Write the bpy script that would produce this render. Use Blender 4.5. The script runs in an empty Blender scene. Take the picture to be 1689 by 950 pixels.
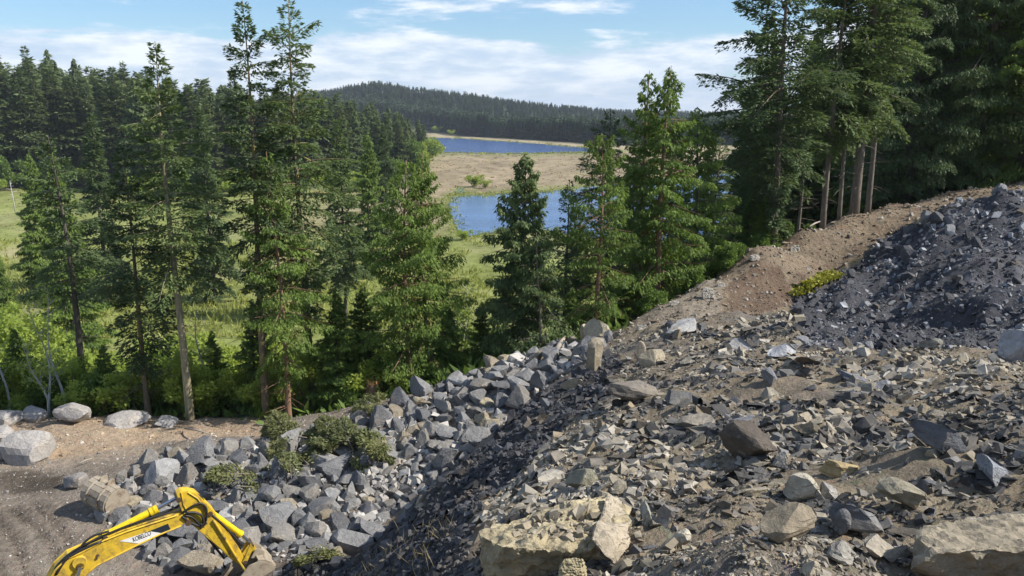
import bpy, bmesh, math, random
import numpy as np
from mathutils import Vector, Matrix, Quaternion
R_ = math.radians
sc = bpy.context.scene
col = sc.collection
random.seed(7)

# ------------------------------------------------------------------ camera, sky, sun, exposure
EYE = 26.0                      # eye height above the lake (lake surface z = 0)
PITCH = R_(12.3)
FPX = 1325.0                    # focal length in photo pixels
cam_d = bpy.data.cameras.new('camera')
cam_d.sensor_width = 36.0
cam_d.lens = 36.0 * FPX / 1689.0
cam_d.clip_start = 0.1
cam_d.clip_end = 12000
cam = bpy.data.objects.new('camera', cam_d)
col.objects.link(cam)
cam.location = (0, 0, EYE)
cam.rotation_euler = (math.pi / 2 - PITCH, 0, 0)
sc.camera = cam

HAZE = 0.00010
SUN_EL, SUN_PHI = R_(42), R_(-6)         # phi measured from +x (right) towards +y (away)
sdir = Vector((math.cos(SUN_EL) * math.cos(SUN_PHI), math.cos(SUN_EL) * math.sin(SUN_PHI), math.sin(SUN_EL)))
sun_d = bpy.data.lights.new('sun', 'SUN')
sun_d.energy = 5.0
sun_d.angle = R_(0.53)
sun_d.color = (1.0, 0.95, 0.87)
sun = bpy.data.objects.new('sun', sun_d)
col.objects.link(sun)
sun.rotation_euler = sdir.to_track_quat('Z', 'Y').to_euler()
sun.location = (30, 0, 80)

sc.view_settings.view_transform = 'Standard'
sc.view_settings.look = 'None'
sc.view_settings.exposure = 0.50
sc.view_settings.gamma = 1.0

world = bpy.data.worlds.new('World')
sc.world = world
world.use_nodes = True
wn, wl = world.node_tree.nodes, world.node_tree.links
wn.clear()


def W(t, **kw):
    n = wn.new(t)
    for k, v in kw.items():
        setattr(n, k, v)
    return n


wout = W('ShaderNodeOutputWorld')
bg = W('ShaderNodeBackground')
sky = W('ShaderNodeTexSky', sky_type='NISHITA')
sky.sun_disc = False
sky.sun_elevation = SUN_EL
sky.sun_rotation = math.pi / 2 - SUN_PHI
sky.air_density = 1.0
sky.dust_density = 0.6
sky.ozone_density = 2.0
sky.altitude = 50
SKY_STRENGTH = 0.085
tc = W('ShaderNodeTexCoord')
sep = W('ShaderNodeSeparateXYZ')
wl.new(tc.outputs['Generated'], sep.inputs[0])


def wmath(op, a, b=None, c=None, clamp=False):
    n = W('ShaderNodeMath', operation=op)
    n.use_clamp = clamp
    for i, v in enumerate((a, b, c)):
        if v is None:
            continue
        if isinstance(v, (int, float)):
            n.inputs[i].default_value = v
        else:
            wl.new(v, n.inputs[i])
    return n.outputs[0]


def wramp(v, a, b):
    n = W('ShaderNodeMapRange', interpolation_type='SMOOTHSTEP')
    n.inputs[1].default_value = a
    n.inputs[2].default_value = b
    wl.new(v, n.inputs[0])
    return n.outputs[0]


zc = wmath('MAXIMUM', sep.outputs[2], 0.0)
den = wmath('ADD', zc, 0.055)
cx = wmath('DIVIDE', sep.outputs[0], den)
cy = wmath('DIVIDE', sep.outputs[1], den)


def wnoise(sxy, sz, scale, detail, rough, off, dist=0.0):
    comb = W('ShaderNodeCombineXYZ')
    wl.new(wmath('MULTIPLY', sep.outputs[0], sxy), comb.inputs[0])
    wl.new(wmath('ADD', wmath('MULTIPLY', sep.outputs[1], sxy), off), comb.inputs[1])
    wl.new(wmath('MULTIPLY', sep.outputs[2], sz), comb.inputs[2])
    n = W('ShaderNodeTexNoise')
    n.inputs['Scale'].default_value = scale
    n.inputs['Detail'].default_value = detail
    n.inputs['Roughness'].default_value = rough
    n.inputs['Distortion'].default_value = dist
    wl.new(comb.outputs[0], n.inputs['Vector'])
    return n.outputs[0]


n1 = wnoise(3.2, 22.0, 1.0, 9, 0.60, 3.7, 0.25)
n2 = wnoise(11.0, 48.0, 1.0, 7, 0.62, 9.1)
lowband = wramp(zc, 0.105, 0.06)                      # more cloud towards the horizon
cov = wmath('ADD', wmath('ADD', n1, wmath('MULTIPLY', wmath('SUBTRACT', n2, 0.5), 0.30)), wmath('MULTIPLY', lowband, 0.18))
mask = wramp(cov, 0.49, 0.62)
shade = wramp(wmath('ADD', n2, wmath('MULTIPLY', n1, 0.5)), 0.62, 0.92)
ccol = W('ShaderNodeMix', data_type='RGBA')
ccol.inputs[6].default_value = (0.50, 0.62, 0.78, 1)
ccol.inputs[7].default_value = (0.90, 0.93, 0.97, 1)
wl.new(shade, ccol.inputs[0])
smul = W('ShaderNodeMix', data_type='RGBA', blend_type='MULTIPLY')
smul.inputs[0].default_value = 1.0
wl.new(sky.outputs[0], smul.inputs[6])
smul.inputs[7].default_value = (0.92, 1.14, 1.32, 1)
cdiv = W('ShaderNodeMix', data_type='RGBA', blend_type='MULTIPLY')
cdiv.inputs[0].default_value = 1.0
cdiv.clamp_result = False
wl.new(ccol.outputs[2], cdiv.inputs[6])
k = 0.86 / SKY_STRENGTH
cdiv.inputs[7].default_value = (k, k, k, 1)
smix = W('ShaderNodeMix', data_type='RGBA')
wl.new(wmath('MULTIPLY', mask, 0.88), smix.inputs[0])
wl.new(smul.outputs[2], smix.inputs[6])
wl.new(cdiv.outputs[2], smix.inputs[7])
wl.new(smix.outputs[2], bg.inputs[0])
bg.inputs[1].default_value = SKY_STRENGTH
wl.new(bg.outputs[0], wout.inputs[0])

# ------------------------------------------------------------------ projection helpers (photo pixels <-> world)
cP, sP = math.cos(PITCH), math.sin(PITCH)


def ray(px, py):
    rx, ru = (np.asarray(px, float) - 844.5) / FPX, -(np.asarray(py, float) - 475.0) / FPX
    return rx, cP + ru * sP, -sP + ru * cP


def at(px, py, Y):
    dx, dy, dz = ray(px, py)
    t = Y / dy
    return np.array([dx * t, Y, EYE + dz * t])


def proj(x, y, z):
    dz = z - EYE
    dep = np.maximum(y * cP - dz * sP, 0.05)
    return 844.5 + FPX * x / dep, 475.0 - FPX * (y * sP + dz * cP) / dep, dep


# ------------------------------------------------------------------ noise
def hash2(ix, iy, seed):
    h = (ix.astype(np.int64) * 374761393 + iy.astype(np.int64) * 668265263 + seed * 1442695041) & 0x7fffffff
    h = ((h ^ (h >> 13)) * 1274126177) & 0x7fffffff
    h = (h ^ (h >> 16)) & 0xffff
    return h / 65535.0


def vnoise(x, y, seed=0):
    ix, iy = np.floor(x), np.floor(y)
    fx, fy = x - ix, y - iy
    fx, fy = fx * fx * (3 - 2 * fx), fy * fy * (3 - 2 * fy)
    a, b = hash2(ix, iy, seed), hash2(ix + 1, iy, seed)
    c, d = hash2(ix, iy + 1, seed), hash2(ix + 1, iy + 1, seed)
    return (a + (b - a) * fx) * (1 - fy) + (c + (d - c) * fx) * fy - 0.5


def fbm(x, y, seed=0, octv=4, gain=0.5):
    s, a = 0, 1.0
    for i in range(octv):
        s = s + a * vnoise(x * 2 ** i + 17.3 * i, y * 2 ** i - 9.1 * i, seed + i)
        a *= gain
    return s


def sst(x, a, b):
    t = np.clip((x - a) / (b - a), 0, 1)
    return t * t * (3 - 2 * t)


def inpoly(px, py, poly):
    px, py = np.asarray(px, float), np.asarray(py, float)
    ins = np.zeros(px.shape, bool)
    n = len(poly)
    for i in range(n):
        x1, y1 = poly[i]
        x2, y2 = poly[(i + 1) % n]
        if y1 == y2:
            continue
        c = ((y1 > py) != (y2 > py)) & (px < (x2 - x1) * (py - y1) / (y2 - y1) + x1)
        ins ^= c
    return ins


# ------------------------------------------------------------------ terrain height
CP = []                                            # control points of the near ground


def cp(px, py, Y):
    CP.append(at(px, py, Y))


for a in [(1200, 950, 4.2), (1200, 900, 5), (1200, 850, 6), (1200, 800, 7.2), (1200, 750, 8.7), (1200, 700, 10.5), (1200, 650, 13), (1200, 600, 16.5), (1200, 550, 21),
          (1600, 1080, 3.8), (1720, 1080, 3.8), (1440, 965, 4.15), (1600, 850, 5.7), (1600, 800, 6.5), (1600, 700, 9), (1600, 650, 11.5), (1400, 800, 7), (1400, 700, 9.8), (1400, 600, 15.5), (1400, 900, 4.8),
          (1030, 580, 22), (1120, 535, 24), (1200, 520, 24.5), (1300, 517, 24), (1400, 541, 21), (1500, 577, 17), (1600, 592, 15), (1689, 602, 14),
          # dark gravel pile
          (1310, 505, 30), (1400, 520, 27.5), (1500, 560, 24.5), (1640, 325, 33), (1580, 340, 34), (1490, 392, 34), (1400, 452, 33), (1500, 480, 29), (1600, 420, 29), (1600, 520, 24), (1689, 480, 24), (1689, 335, 33), (1689, 570, 19), (1750, 330, 33),
          # dirt track
          (1040, 543, 27), (1100, 502, 29), (1160, 466, 31), (1250, 407, 34), (1330, 377, 37), (1400, 356, 40), (1480, 336, 43), (1560, 319, 46), (1680, 299, 50),
          (1150, 522, 27.5), (1240, 500, 29), (1300, 492, 31), (1370, 452, 34.5), (1450, 392, 38), (1550, 345, 42), (1215, 455, 32), (1300, 420, 34.5), (1640, 312, 46),
          # stone heap
          (490, 694, 26), (560, 684, 26), (650, 660, 26.5), (720, 640, 27), (800, 606, 27), (880, 586, 27), (950, 566, 27), (1000, 553, 27),
          (980, 592, 23.3), (880, 672, 22.7), (800, 700, 22.9), (760, 740, 21.7), (720, 800, 20), (650, 870, 18.5), (600, 940, 17.4), (420, 950, 17.1), (800, 640, 24.8), (700, 690, 24), (620, 740, 22.6),
          (120, 805, 21.5), (400, 722, 24), (300, 728, 23.6), (300, 850, 20), (440, 780, 21.4), (540, 765, 22.2), (480, 850, 19.5), (220, 770, 22.2), (560, 850, 19.2), (200, 900, 18.8),
          # pit floor and berm
          (0, 950, 17.4), (0, 800, 22.2), (0, 715, 26), (-200, 800, 22), (250, 745, 24.9), (100, 700, 26.2), (420, 707, 26.3), (300, 712, 26.2), (200, 704, 26.6), (-100, 700, 26.5),
          # left flank of the mound
          (640, 945, 9.5), (700, 830, 13), (740, 790, 15), (800, 740, 17), (880, 662, 20), (930, 632, 21.5), (990, 596, 22.6),
          (760, 850, 10.5), (800, 800, 11.5), (850, 730, 14), (900, 700, 15), (960, 640, 18.5), (1000, 620, 19.5), (800, 880, 7.5), (950, 760, 9.5), (1000, 700, 12), (1040, 620, 18), (700, 940, 8), (760, 930, 6.5),
          (800, 1040, 4.9), (1062, 925, 5.1), (900, 1060, 4.6), (985, 1030, 4.6), (1050, 800, 7.6)]:
    cp(*a)
for a in [(-5.6, 9, 15.3), (-6, 12.5, 15.3), (-5.5, 6, 15.3), (-8, 3, 15.1), (-5, 15, 15.6), (-4.3, 17, 15.9), (-9, 12, 15.1), (-14, 10, 15.1), (-20, 16, 15.1), (-14, 2, 15.1), (-25, 5, 15.1),
          (0, 0, 24.0), (0.2, 3.2, 22.7), (-0.5, 4.2, 21.9), (3, 1, 24.0), (-1, 2, 23.6), (-3, 0, 21.6), (-5, -3, 18), (8, 2, 24), (0, -6, 24.6), (10, 6, 23.6), (14, 12, 22.4), (25, 14, 22), (34, 30, 23), (8, 9, 22.9), (-8, -8, 17), (12, -8, 24.5), (30, -5, 24),
          (17, 20, 20.4), (9, 22, 18.9), (9, 26, 18.7), (18, 24, 19.0), (13, 23.5, 18.7),
          (-20, 30, 14.2), (-12, 30.5, 14.3), (-5, 31, 14.6), (-20, 36, 11.5), (-8, 36, 11.8), (-30, 28, 14.4), (-35, 38, 11), (2, 31.5, 15.6), (3, 36, 13.0), (6, 33.5, 16.2), (8, 40, 13.5),
          (12, 42, 16.5), (20, 47, 19), (-25, 48, 7), (-8, 48, 7.2), (5, 48, 9), (12, 55, 11), (25, 58, 17.5), (34, 60, 20.5), (-30, 62, 3.2), (-10, 62, 3.2), (8, 64, 4.6), (20, 70, 10), (40, 70, 20),
          (-10, 78, 1.2), (-35, 78, 1.2), (10, 80, 1.8), (-60, 30, 13.5), (-60, 50, 7.5), (-60, 75, 1.5), (-50, 5, 15), (55, 40, 24), (60, 60, 22), (50, 10, 23), (40, 50, 23.5)]:
    CP.append(np.array(a, float))
CP = np.array(CP)
CC = 0.5
_d = np.sqrt(((CP[:, None, :2] - CP[None, :, :2]) ** 2).sum(-1) + CC * CC)
_n = len(CP)
_A = np.zeros((_n + 1, _n + 1))
_A[:_n, :_n] = _d
_A[:_n, :_n] -= np.eye(_n) * 0.02
_A[:_n, _n] = 1
_A[_n, :_n] = 1
_w = np.linalg.solve(_A, np.r_[CP[:, 2], 0])

HILL = np.array([(-400, 200), (300, 190), (480, 168), (570, 153), (605, 146), (650, 143), (700, 146), (750, 151), (800, 156), (850, 161), (900, 167), (950, 171), (1000, 177), (1100, 185), (1200, 191), (1500, 196), (2200, 200)], float)
POND = [(740, 335), (746, 325), (765, 321), (800, 323), (835, 319), (870, 318), (905, 315), (940, 312), (1000, 306), (1060, 299), (1190, 286), (1260, 284), (1300, 300), (1300, 380), (1240, 400), (1100, 400), (1000, 394), (930, 385), (868, 374), (835, 378), (805, 385), (785, 389), (768, 390), (757, 380), (750, 368), (742, 350)]
LAKE = [(560, 225), (640, 226), (712, 227), (760, 228), (800, 231), (850, 234), (900, 238), (945, 242), (985, 245), (1020, 249), (1000, 251), (960, 251.5), (935, 252), (900, 253), (850, 253.6), (800, 253), (760, 252), (720, 251.5), (640, 250), (560, 248)]
PUDDLE = [(750, 315), (757, 309), (764, 310), (766, 318), (760, 321), (752, 320)]


def far_height(x, y):
    y0 = 85 + 130 * sst(x, 15, 70)
    S = 1 - sst(y, 25, y0)
    hi = S * (15 + 8.5 * sst(x, -5, 30))
    flat = -0.12 + 0.06 * fbm(x / 9, y / 9, 5, 3)
    ppx = 844.5 + FPX * x / np.maximum(y, 1) * 0.985
    prof = np.interp(ppx, HILL[:, 0], HILL[:, 1])
    top = EYE + (185 - prof) / FPX * 1500 - 19
    hl = np.maximum(top, 0) * sst(y, 930, 1500) * (1 + 0.05 * fbm(x / 160, y / 160, 8, 3))
    left = 9 * sst(y, 280, 480) * sst(-x - 0.12 * y, -10, 60)
    return hi + flat + hl + left + 12 * sst(x, 120, 500)


def near_height(x, y):
    sh = x.shape
    xf, yf = x.ravel(), y.ravel()
    out = np.empty(xf.shape)
    for i in range(0, len(xf), 40000):
        xx, yy = xf[i:i + 40000], yf[i:i + 40000]
        r = np.sqrt((xx[:, None] - CP[None, :, 0]) ** 2 + (yy[:, None] - CP[None, :, 1]) ** 2 + CC * CC)
        out[i:i + 40000] = r @ _w[:_n] + _w[_n]
    return out.reshape(sh)


# regions by photo outline, evaluated on the projected ground point
P_FLANK = [(600, 990), (640, 945), (700, 830), (740, 785), (800, 735), (880, 658), (935, 628), (1000, 585), (1030, 600), (1000, 650), (940, 700), (880, 760), (840, 800), (790, 850), (760, 990)]
P_PILE = [(1300, 512), (1310, 488), (1370, 460), (1400, 440), (1450, 398), (1500, 370), (1560, 335), (1650, 312), (1760, 300), (1900, 620), (1689, 598), (1500, 570), (1400, 535)]
P_TRACK = [(1010, 566), (1030, 535), (1100, 490), (1160, 452), (1250, 396), (1330, 366), (1400, 345), (1480, 325), (1560, 308), (1680, 288), (1800, 280), (1700, 312), (1560, 338), (1450, 400), (1370, 458), (1310, 490), (1305, 516), (1200, 524), (1120, 540)]
P_BERM = [(-200, 745), (0, 760), (120, 755), (230, 735), (330, 722), (450, 716), (470, 700), (420, 690), (300, 692), (200, 680), (60, 675), (-200, 670)]


def regions(x, y, z):
    """0 pit floor, 1 rubble mound, 2 shale flank, 3 gravel pile, 4 dirt track, 5 berm, 6 forest floor / slope, 7 valley"""
    px, py, dep = proj(x, y, z)
    reg = np.zeros(x.shape, int)
    mound = (y > -20) & (y < 25.5) & (px > 690) & (py > 500) & (x > -3 + 0.03 * y)
    mound |= (y < 6) & (x > -3.5)
    reg[mound] = 1
    heap = inpoly(px, py, [(480, 690), (650, 650), (1005, 540), (1000, 590), (880, 660), (740, 790), (640, 940), (480, 900)]) & (y > 16.5)
    reg[heap] = 0
    reg[(y > 27.3) | ((x > 20) & (y > 20))] = 6
    reg[inpoly(px, py, P_FLANK) & (y < 24) & (y > 5)] = 2
    reg[(x > -6.5) & (x < -0.9 + 0.02 * y) & (y < 17) & (z > 15.6) & (reg == 0)] = 2
    reg[inpoly(px, py, P_PILE) & (y > 16.5) & (y < 36)] = 3
    reg[(y > 17) & (y < 36) & (x > 6) & (reg != 3) & (px > 1320) & (py > 500)] = 3
    reg[inpoly(px, py, P_TRACK) & (y > 26) & (y < 53) & (reg != 3)] = 4
    reg[inpoly(px, py, P_BERM) & (y > 22) & (y < 28.5)] = 5
    reg[(z < 1.6) & (y > 60)] = 7
    reg[y > 240] = 7
    return reg


def rough(x, y, z, reg=None):
    if reg is None:
        reg = regions(x, y, z)
    amp = np.choose(reg, [0.10, 0.30, 0.42, 0.50, 0.26, 0.16, 0.4, 0.0])
    n = fbm(x * 0.9, y * 0.9, 21, 5, 0.55) * 0.75
    # run-off gullies on the loose gravel pile, along its fall line
    u, v = x * 0.78 - y * 0.62, x * 0.62 + y * 0.78
    g = fbm(u * 0.9, v * 0.28, 33, 4, 0.6)
    n = np.where(reg == 3, g * 1.25 + 0.35 * n, n)
    b = fbm(x * 1.6 + 0.4 * y, y * 1.6, 47, 4, 0.6)
    n = np.where(reg == 1, n * 0.8 + 0.45 * np.round(b * 5) / 5 + 0.25 * b, n)
    return z + amp * n


def ground(x, y):
    x, y = np.atleast_1d(np.asarray(x, float)), np.atleast_1d(np.asarray(y, float))
    D = np.hypot(x - 5, (y - 15))
    w = 1 - sst(D, 58, 95)
    z = far_height(x, y)
    m = w > 0
    if m.any():
        z[m] = z[m] * (1 - w[m]) + near_height(x[m], y[m]) * w[m]
    return rough(x, y, z)


def gz(x, y):
    return float(ground(x, y)[0])


def hit(px, py, t0=3.0, t1=120.0):
    """where the sight lines through photo pixels meet the ground"""
    px, py = np.atleast_1d(np.asarray(px, float)), np.atleast_1d(np.asarray(py, float))
    dx, dy, dz = ray(px, py)
    ts = t0 * (t1 / t0) ** np.linspace(0, 1, 170)
    X, Yy, Z = dx[:, None] * ts, dy[:, None] * ts, EYE + dz[:, None] * ts
    below = ground(X.ravel(), Yy.ravel()).reshape(X.shape) > Z
    i = np.argmax(below, 1)
    i = np.where(below.any(1), np.maximum(i, 1), len(ts) - 1)
    lo, hi = ts[i - 1], ts[i]
    for _ in range(12):
        m = (lo + hi) / 2
        b = ground(dx * m, dy * m) > EYE + dz * m
        hi = np.where(b, m, hi)
        lo = np.where(b, lo, m)
    t = (lo + hi) / 2
    return np.stack([dx * t, dy * t, EYE + dz * t], 1)


# ------------------------------------------------------------------ object helpers
def mesh_np(name, V, F, mats=(), attrs=None, smooth=False):
    V = np.asarray(V, np.float32).reshape(-1, 3)
    F = np.asarray(F, np.int32)
    me = bpy.data.meshes.new(name)
    n, kk = F.shape
    me.vertices.add(len(V))
    me.vertices.foreach_set('co', V.ravel())
    me.loops.add(n * kk)
    me.loops.foreach_set('vertex_index', F.ravel())
    me.polygons.add(n)
    me.polygons.foreach_set('loop_start', np.arange(0, n * kk, kk, dtype=np.int32))
    for an, (typ, dom, dat) in (attrs or {}).items():
        a = me.attributes.new(an, typ, dom)
        a.data.foreach_set('color' if typ == 'FLOAT_COLOR' else 'value', np.asarray(dat, np.float32).ravel())
    me.update(calc_edges=True)
    me.polygons.foreach_set('use_smooth', np.full(n, bool(smooth)))
    for m in mats:
        me.materials.append(m)
    return me


def link(name, me, parent=None, loc=None, rot=None, scale=None, **props):
    o = bpy.data.objects.new(name, me)
    col.objects.link(o)
    if parent is not None:
        o.parent = parent
    if loc is not None:
        o.location = loc
    if rot is not None:
        o.rotation_euler = rot
    if scale is not None:
        o.scale = scale if hasattr(scale, '__len__') else (scale,) * 3
    for kk, v in props.items():
        if v is not None:
            o[kk] = v
    return o


def thing(name, label, cat, loc=(0, 0, 0), rotz=0, group=None, scale=1.0):
    return link(name, None, None, loc, (0, 0, rotz), scale, label=label, category=cat, group=group)


def bm_mesh(bm, name, mats=(), smooth=False):
    me = bpy.data.meshes.new(name)
    bm.to_mesh(me)
    bm.free()
    for m in mats:
        me.materials.append(m)
    me.polygons.foreach_set('use_smooth', np.full(len(me.polygons), bool(smooth)))
    return me


class Geo:
    """collects quads and triangles (triangles as degenerate-free separate list) into one mesh"""

    def __init__(s):
        s.v, s.f = [], []

    def add(s, V, F):
        b = len(s.v)
        s.v += [tuple(p) for p in V]
        s.f += [tuple(i + b for i in f) for f in F]

    def tube(s, pts, rad, sides=6, cap=True):
        pts = [Vector(p) for p in pts]
        rad = rad if hasattr(rad, '__len__') else [rad] * len(pts)
        V, F = [], []
        for i, p in enumerate(pts):
            t = (pts[min(i + 1, len(pts) - 1)] - pts[max(i - 1, 0)]).normalized()
            a = t.orthogonal().normalized() if abs(t.z) < 0.95 else Vector((1, 0, 0)).cross(t).normalized()
            if abs(t.z) < 0.95:
                a = Vector((0, 0, 1)).cross(t).normalized()
            b = t.cross(a)
            for j in range(sides):
                an = 2 * math.pi * j / sides
                V.append(p + (a * math.cos(an) + b * math.sin(an)) * rad[i])
        for i in range(len(pts) - 1):
            for j in range(sides):
                j2 = (j + 1) % sides
                F.append((i * sides + j, i * sides + j2, (i + 1) * sides + j2, (i + 1) * sides + j))
        if cap:
            F.append(tuple(range(sides))[::-1])
            F.append(tuple((len(pts) - 1) * sides + j for j in range(sides)))
        s.add(V, F)

    def box(s, c, e, M=None):
        V = [Vector((x * e[0] / 2, y * e[1] / 2, z * e[2] / 2)) for x in (-1, 1) for y in (-1, 1) for z in (-1, 1)]
        V = [(M @ v if M else v) + Vector(c) for v in V]
        s.add(V, [(0, 1, 3, 2), (4, 6, 7, 5), (0, 4, 5, 1), (2, 3, 7, 6), (0, 2, 6, 4), (1, 5, 7, 3)])

    def prism(s, poly, a, b):
        """poly: list of 3-D points, extruded along vector a .. b"""
        n = len(poly)
        V = [Vector(p) + Vector(a) for p in poly] + [Vector(p) + Vector(b) for p in poly]
        F = [tuple(range(n))[::-1], tuple(range(n, 2 * n))] + [(i, (i + 1) % n, n + (i + 1) % n, n + i) for i in range(n)]
        s.add(V, F)

    def mesh(s, name, mats=(), smooth=False, bevel=0):
        me = bpy.data.meshes.new(name)
        me.from_pydata(s.v, [], s.f)
        me.update()
        bm = bmesh.new()
        bm.from_mesh(me)
        if bevel:
            bmesh.ops.bevel(bm, geom=[e for e in bm.edges if e.is_manifold and e.calc_face_angle(0) > 0.5], offset=bevel, segments=2, affect='EDGES', clamp_overlap=True)
        bmesh.ops.recalc_face_normals(bm, faces=bm.faces)
        bm.to_mesh(me)
        bm.free()
        for m in mats:
            me.materials.append(m)
        me.polygons.foreach_set('use_smooth', np.full(len(me.polygons), bool(smooth)))
        return me


# ------------------------------------------------------------------ materials
class Mat:
    def __init__(s, name):
        s.m = bpy.data.materials.new(name)
        s.m.use_nodes = True
        s.n, s.l = s.m.node_tree.nodes, s.m.node_tree.links
        s.n.clear()
        s.out = s.n.new('ShaderNodeOutputMaterial')

    def N(s, t, **kw):
        n = s.n.new(t)
        for kk, v in kw.items():
            setattr(n, kk, v)
        return n

    def put(s, sock, v):
        if v is None:
            return
        if hasattr(v, 'node'):
            s.l.new(v, sock)
        elif hasattr(v, '__len__') and len(v) == 3 and sock.type == 'RGBA':
            sock.default_value = (*v, 1)
        else:
            sock.default_value = v

    def pos(s):
        return s.N('ShaderNodeNewGeometry').outputs['Position']

    def objc(s):
        return s.N('ShaderNodeTexCoord').outputs['Object']

    def noise(s, vec, scale, detail=4, rough=0.6, dist=0.0, color=False):
        n = s.N('ShaderNodeTexNoise')
        s.put(n.inputs['Vector'], vec)
        n.inputs['Scale'].default_value = scale
        n.inputs['Detail'].default_value = detail
        n.inputs['Roughness'].default_value = rough
        n.inputs['Distortion'].default_value = dist
        return n.outputs[1 if color else 0]

    def voro(s, vec, scale, out='Distance', feature='F1'):
        n = s.N('ShaderNodeTexVoronoi', feature=feature)
        s.put(n.inputs['Vector'], vec)
        n.inputs['Scale'].default_value = scale
        return n.outputs[out]

    def rng(s, v, a, b, c=0.0, d=1.0, smooth=False):
        n = s.N('ShaderNodeMapRange')
        if smooth:
            n.interpolation_type = 'SMOOTHSTEP'
        s.put(n.inputs[0], v)
        for i, x in enumerate((a, b, c, d)):
            n.inputs[i + 1].default_value = x
        return n.outputs[0]

    def math(s, op, a, b=None):
        n = s.N('ShaderNodeMath', operation=op)
        s.put(n.inputs[0], a)
        s.put(n.inputs[1], b)
        return n.outputs[0]

    def mix(s, f, a, b, mode='MIX'):
        n = s.N('ShaderNodeMix', data_type='RGBA', blend_type=mode)
        n.clamp_factor = True
        s.put(n.inputs[0], f)
        s.put(n.inputs[6], a)
        s.put(n.inputs[7], b)
        return n.outputs[2]

    def scale_vec(s, vec, sc3):
        n = s.N('ShaderNodeMapping')
        s.put(n.inputs[0], vec)
        n.inputs['Scale'].default_value = sc3
        return n.outputs[0]

    def mulc(s, c, v):
        """colour times a grey value"""
        n = s.N('ShaderNodeVectorMath', operation='SCALE')
        s.put(n.inputs[0], c)
        s.put(n.inputs['Scale'], v)
        return n.outputs[0]

    def bump(s, h, dist, strength=1.0, nrm=None):
        n = s.N('ShaderNodeBump')
        n.inputs['Strength'].default_value = strength
        n.inputs['Distance'].default_value = dist
        s.put(n.inputs['Height'], h)
        if nrm is not None:
            s.put(n.inputs['Normal'], nrm)
        return n.outputs[0]

    def bsdf(s, color, rough=0.8, spec=0.3, nrm=None, metal=0.0):
        p = s.N('ShaderNodeBsdfPrincipled')
        s.put(p.inputs['Base Color'], color)
        s.put(p.inputs['Roughness'], rough)
        s.put(p.inputs['Specular IOR Level'], spec)
        s.put(p.inputs['Metallic'], metal)
        if nrm is not None:
            s.put(p.inputs['Normal'], nrm)
        s.l.new(p.outputs[0], s.out.inputs[0])
        return p

    def attr(s, name, typ='GEOMETRY', out='Color'):
        n = s.N('ShaderNodeAttribute')
        n.attribute_name = name
        n.attribute_type = typ
        return n.outputs[out]


M = {}


def foliage_mat(name, dark, light, trans=0.25, vein=0.0):
    m = Mat(name)
    tone = m.attr('tone', out='Fac')
    rnd = m.N('ShaderNodeObjectInfo').outputs['Random']
    c = m.mix(m.rng(m.math('ADD', tone, m.rng(rnd, 0, 1, -0.18, 0.18)), 0, 1), dark, light)
    c = m.mix(m.rng(m.noise(m.pos(), 0.6, 3), 0.35, 0.7, 0, 0.4), c, tuple(min(1, x * 1.35) for x in (light[0] * 1.12, light[1], light[2] * 0.8)))
    d = m.N('ShaderNodeBsdfPrincipled')
    m.put(d.inputs['Base Color'], c)
    d.inputs['Roughness'].default_value = 0.62
    d.inputs['Specular IOR Level'].default_value = 0.25
    t = m.N('ShaderNodeBsdfTranslucent')
    m.put(t.inputs[0], m.mix(0.5, c, (light[0] * 1.2, light[1] * 1.2, light[2] * 0.6)))
    mx = m.N('ShaderNodeMixShader')
    mx.inputs[0].default_value = trans
    m.l.new(d.outputs[0], mx.inputs[1])
    m.l.new(t.outputs[0], mx.inputs[2])
    m.l.new(mx.outputs[0], m.out.inputs[0])
    return m.m


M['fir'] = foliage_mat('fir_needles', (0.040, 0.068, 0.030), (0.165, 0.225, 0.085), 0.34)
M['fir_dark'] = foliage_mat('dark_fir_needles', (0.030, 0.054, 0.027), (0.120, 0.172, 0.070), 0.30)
M['cedar'] = foliage_mat('cedar_fronds', (0.040, 0.076, 0.019), (0.170, 0.248, 0.055), 0.38)
M['far'] = foliage_mat('distant_needles', (0.036, 0.062, 0.029), (0.142, 0.188, 0.070), 0.26)
M['hill'] = foliage_mat('hill_needles', (0.030, 0.056, 0.035), (0.085, 0.130, 0.064), 0.18)
M['leaf'] = foliage_mat('spring_leaves', (0.135, 0.195, 0.038), (0.370, 0.455, 0.100), 0.48)
M['salal'] = foliage_mat('shrub_leaves', (0.042, 0.080, 0.020), (0.155, 0.235, 0.052), 0.34)
M['brush'] = foliage_mat('marsh_brush', (0.160, 0.190, 0.052), (0.320, 0.345, 0.095), 0.35)
M['reed'] = foliage_mat('dry_reeds', (0.250, 0.200, 0.140), (0.340, 0.275, 0.190), 0.45)
M['cutgreen'] = foliage_mat('cut_needles', (0.070, 0.086, 0.036), (0.205, 0.220, 0.095), 0.28)
M['straw'] = foliage_mat('dry_grass', (0.17, 0.14, 0.075), (0.36, 0.31, 0.18), 0.25)


def bark_mat(name, a, b, lichen=None):
    m = Mat(name)
    v = m.scale_vec(m.objc(), (9, 9, 1.6))
    n = m.noise(v, 1.6, 6, 0.65)
    c = m.mix(m.rng(n, 0.3, 0.7), a, b)
    if lichen:
        c = m.mix(m.rng(m.noise(m.objc(), 1.1, 5, 0.7), 0.50, 0.66), c, lichen)
    m.bsdf(c, 0.9, 0.15, m.bump(n, 0.03, 0.8))
    return m.m


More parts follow.
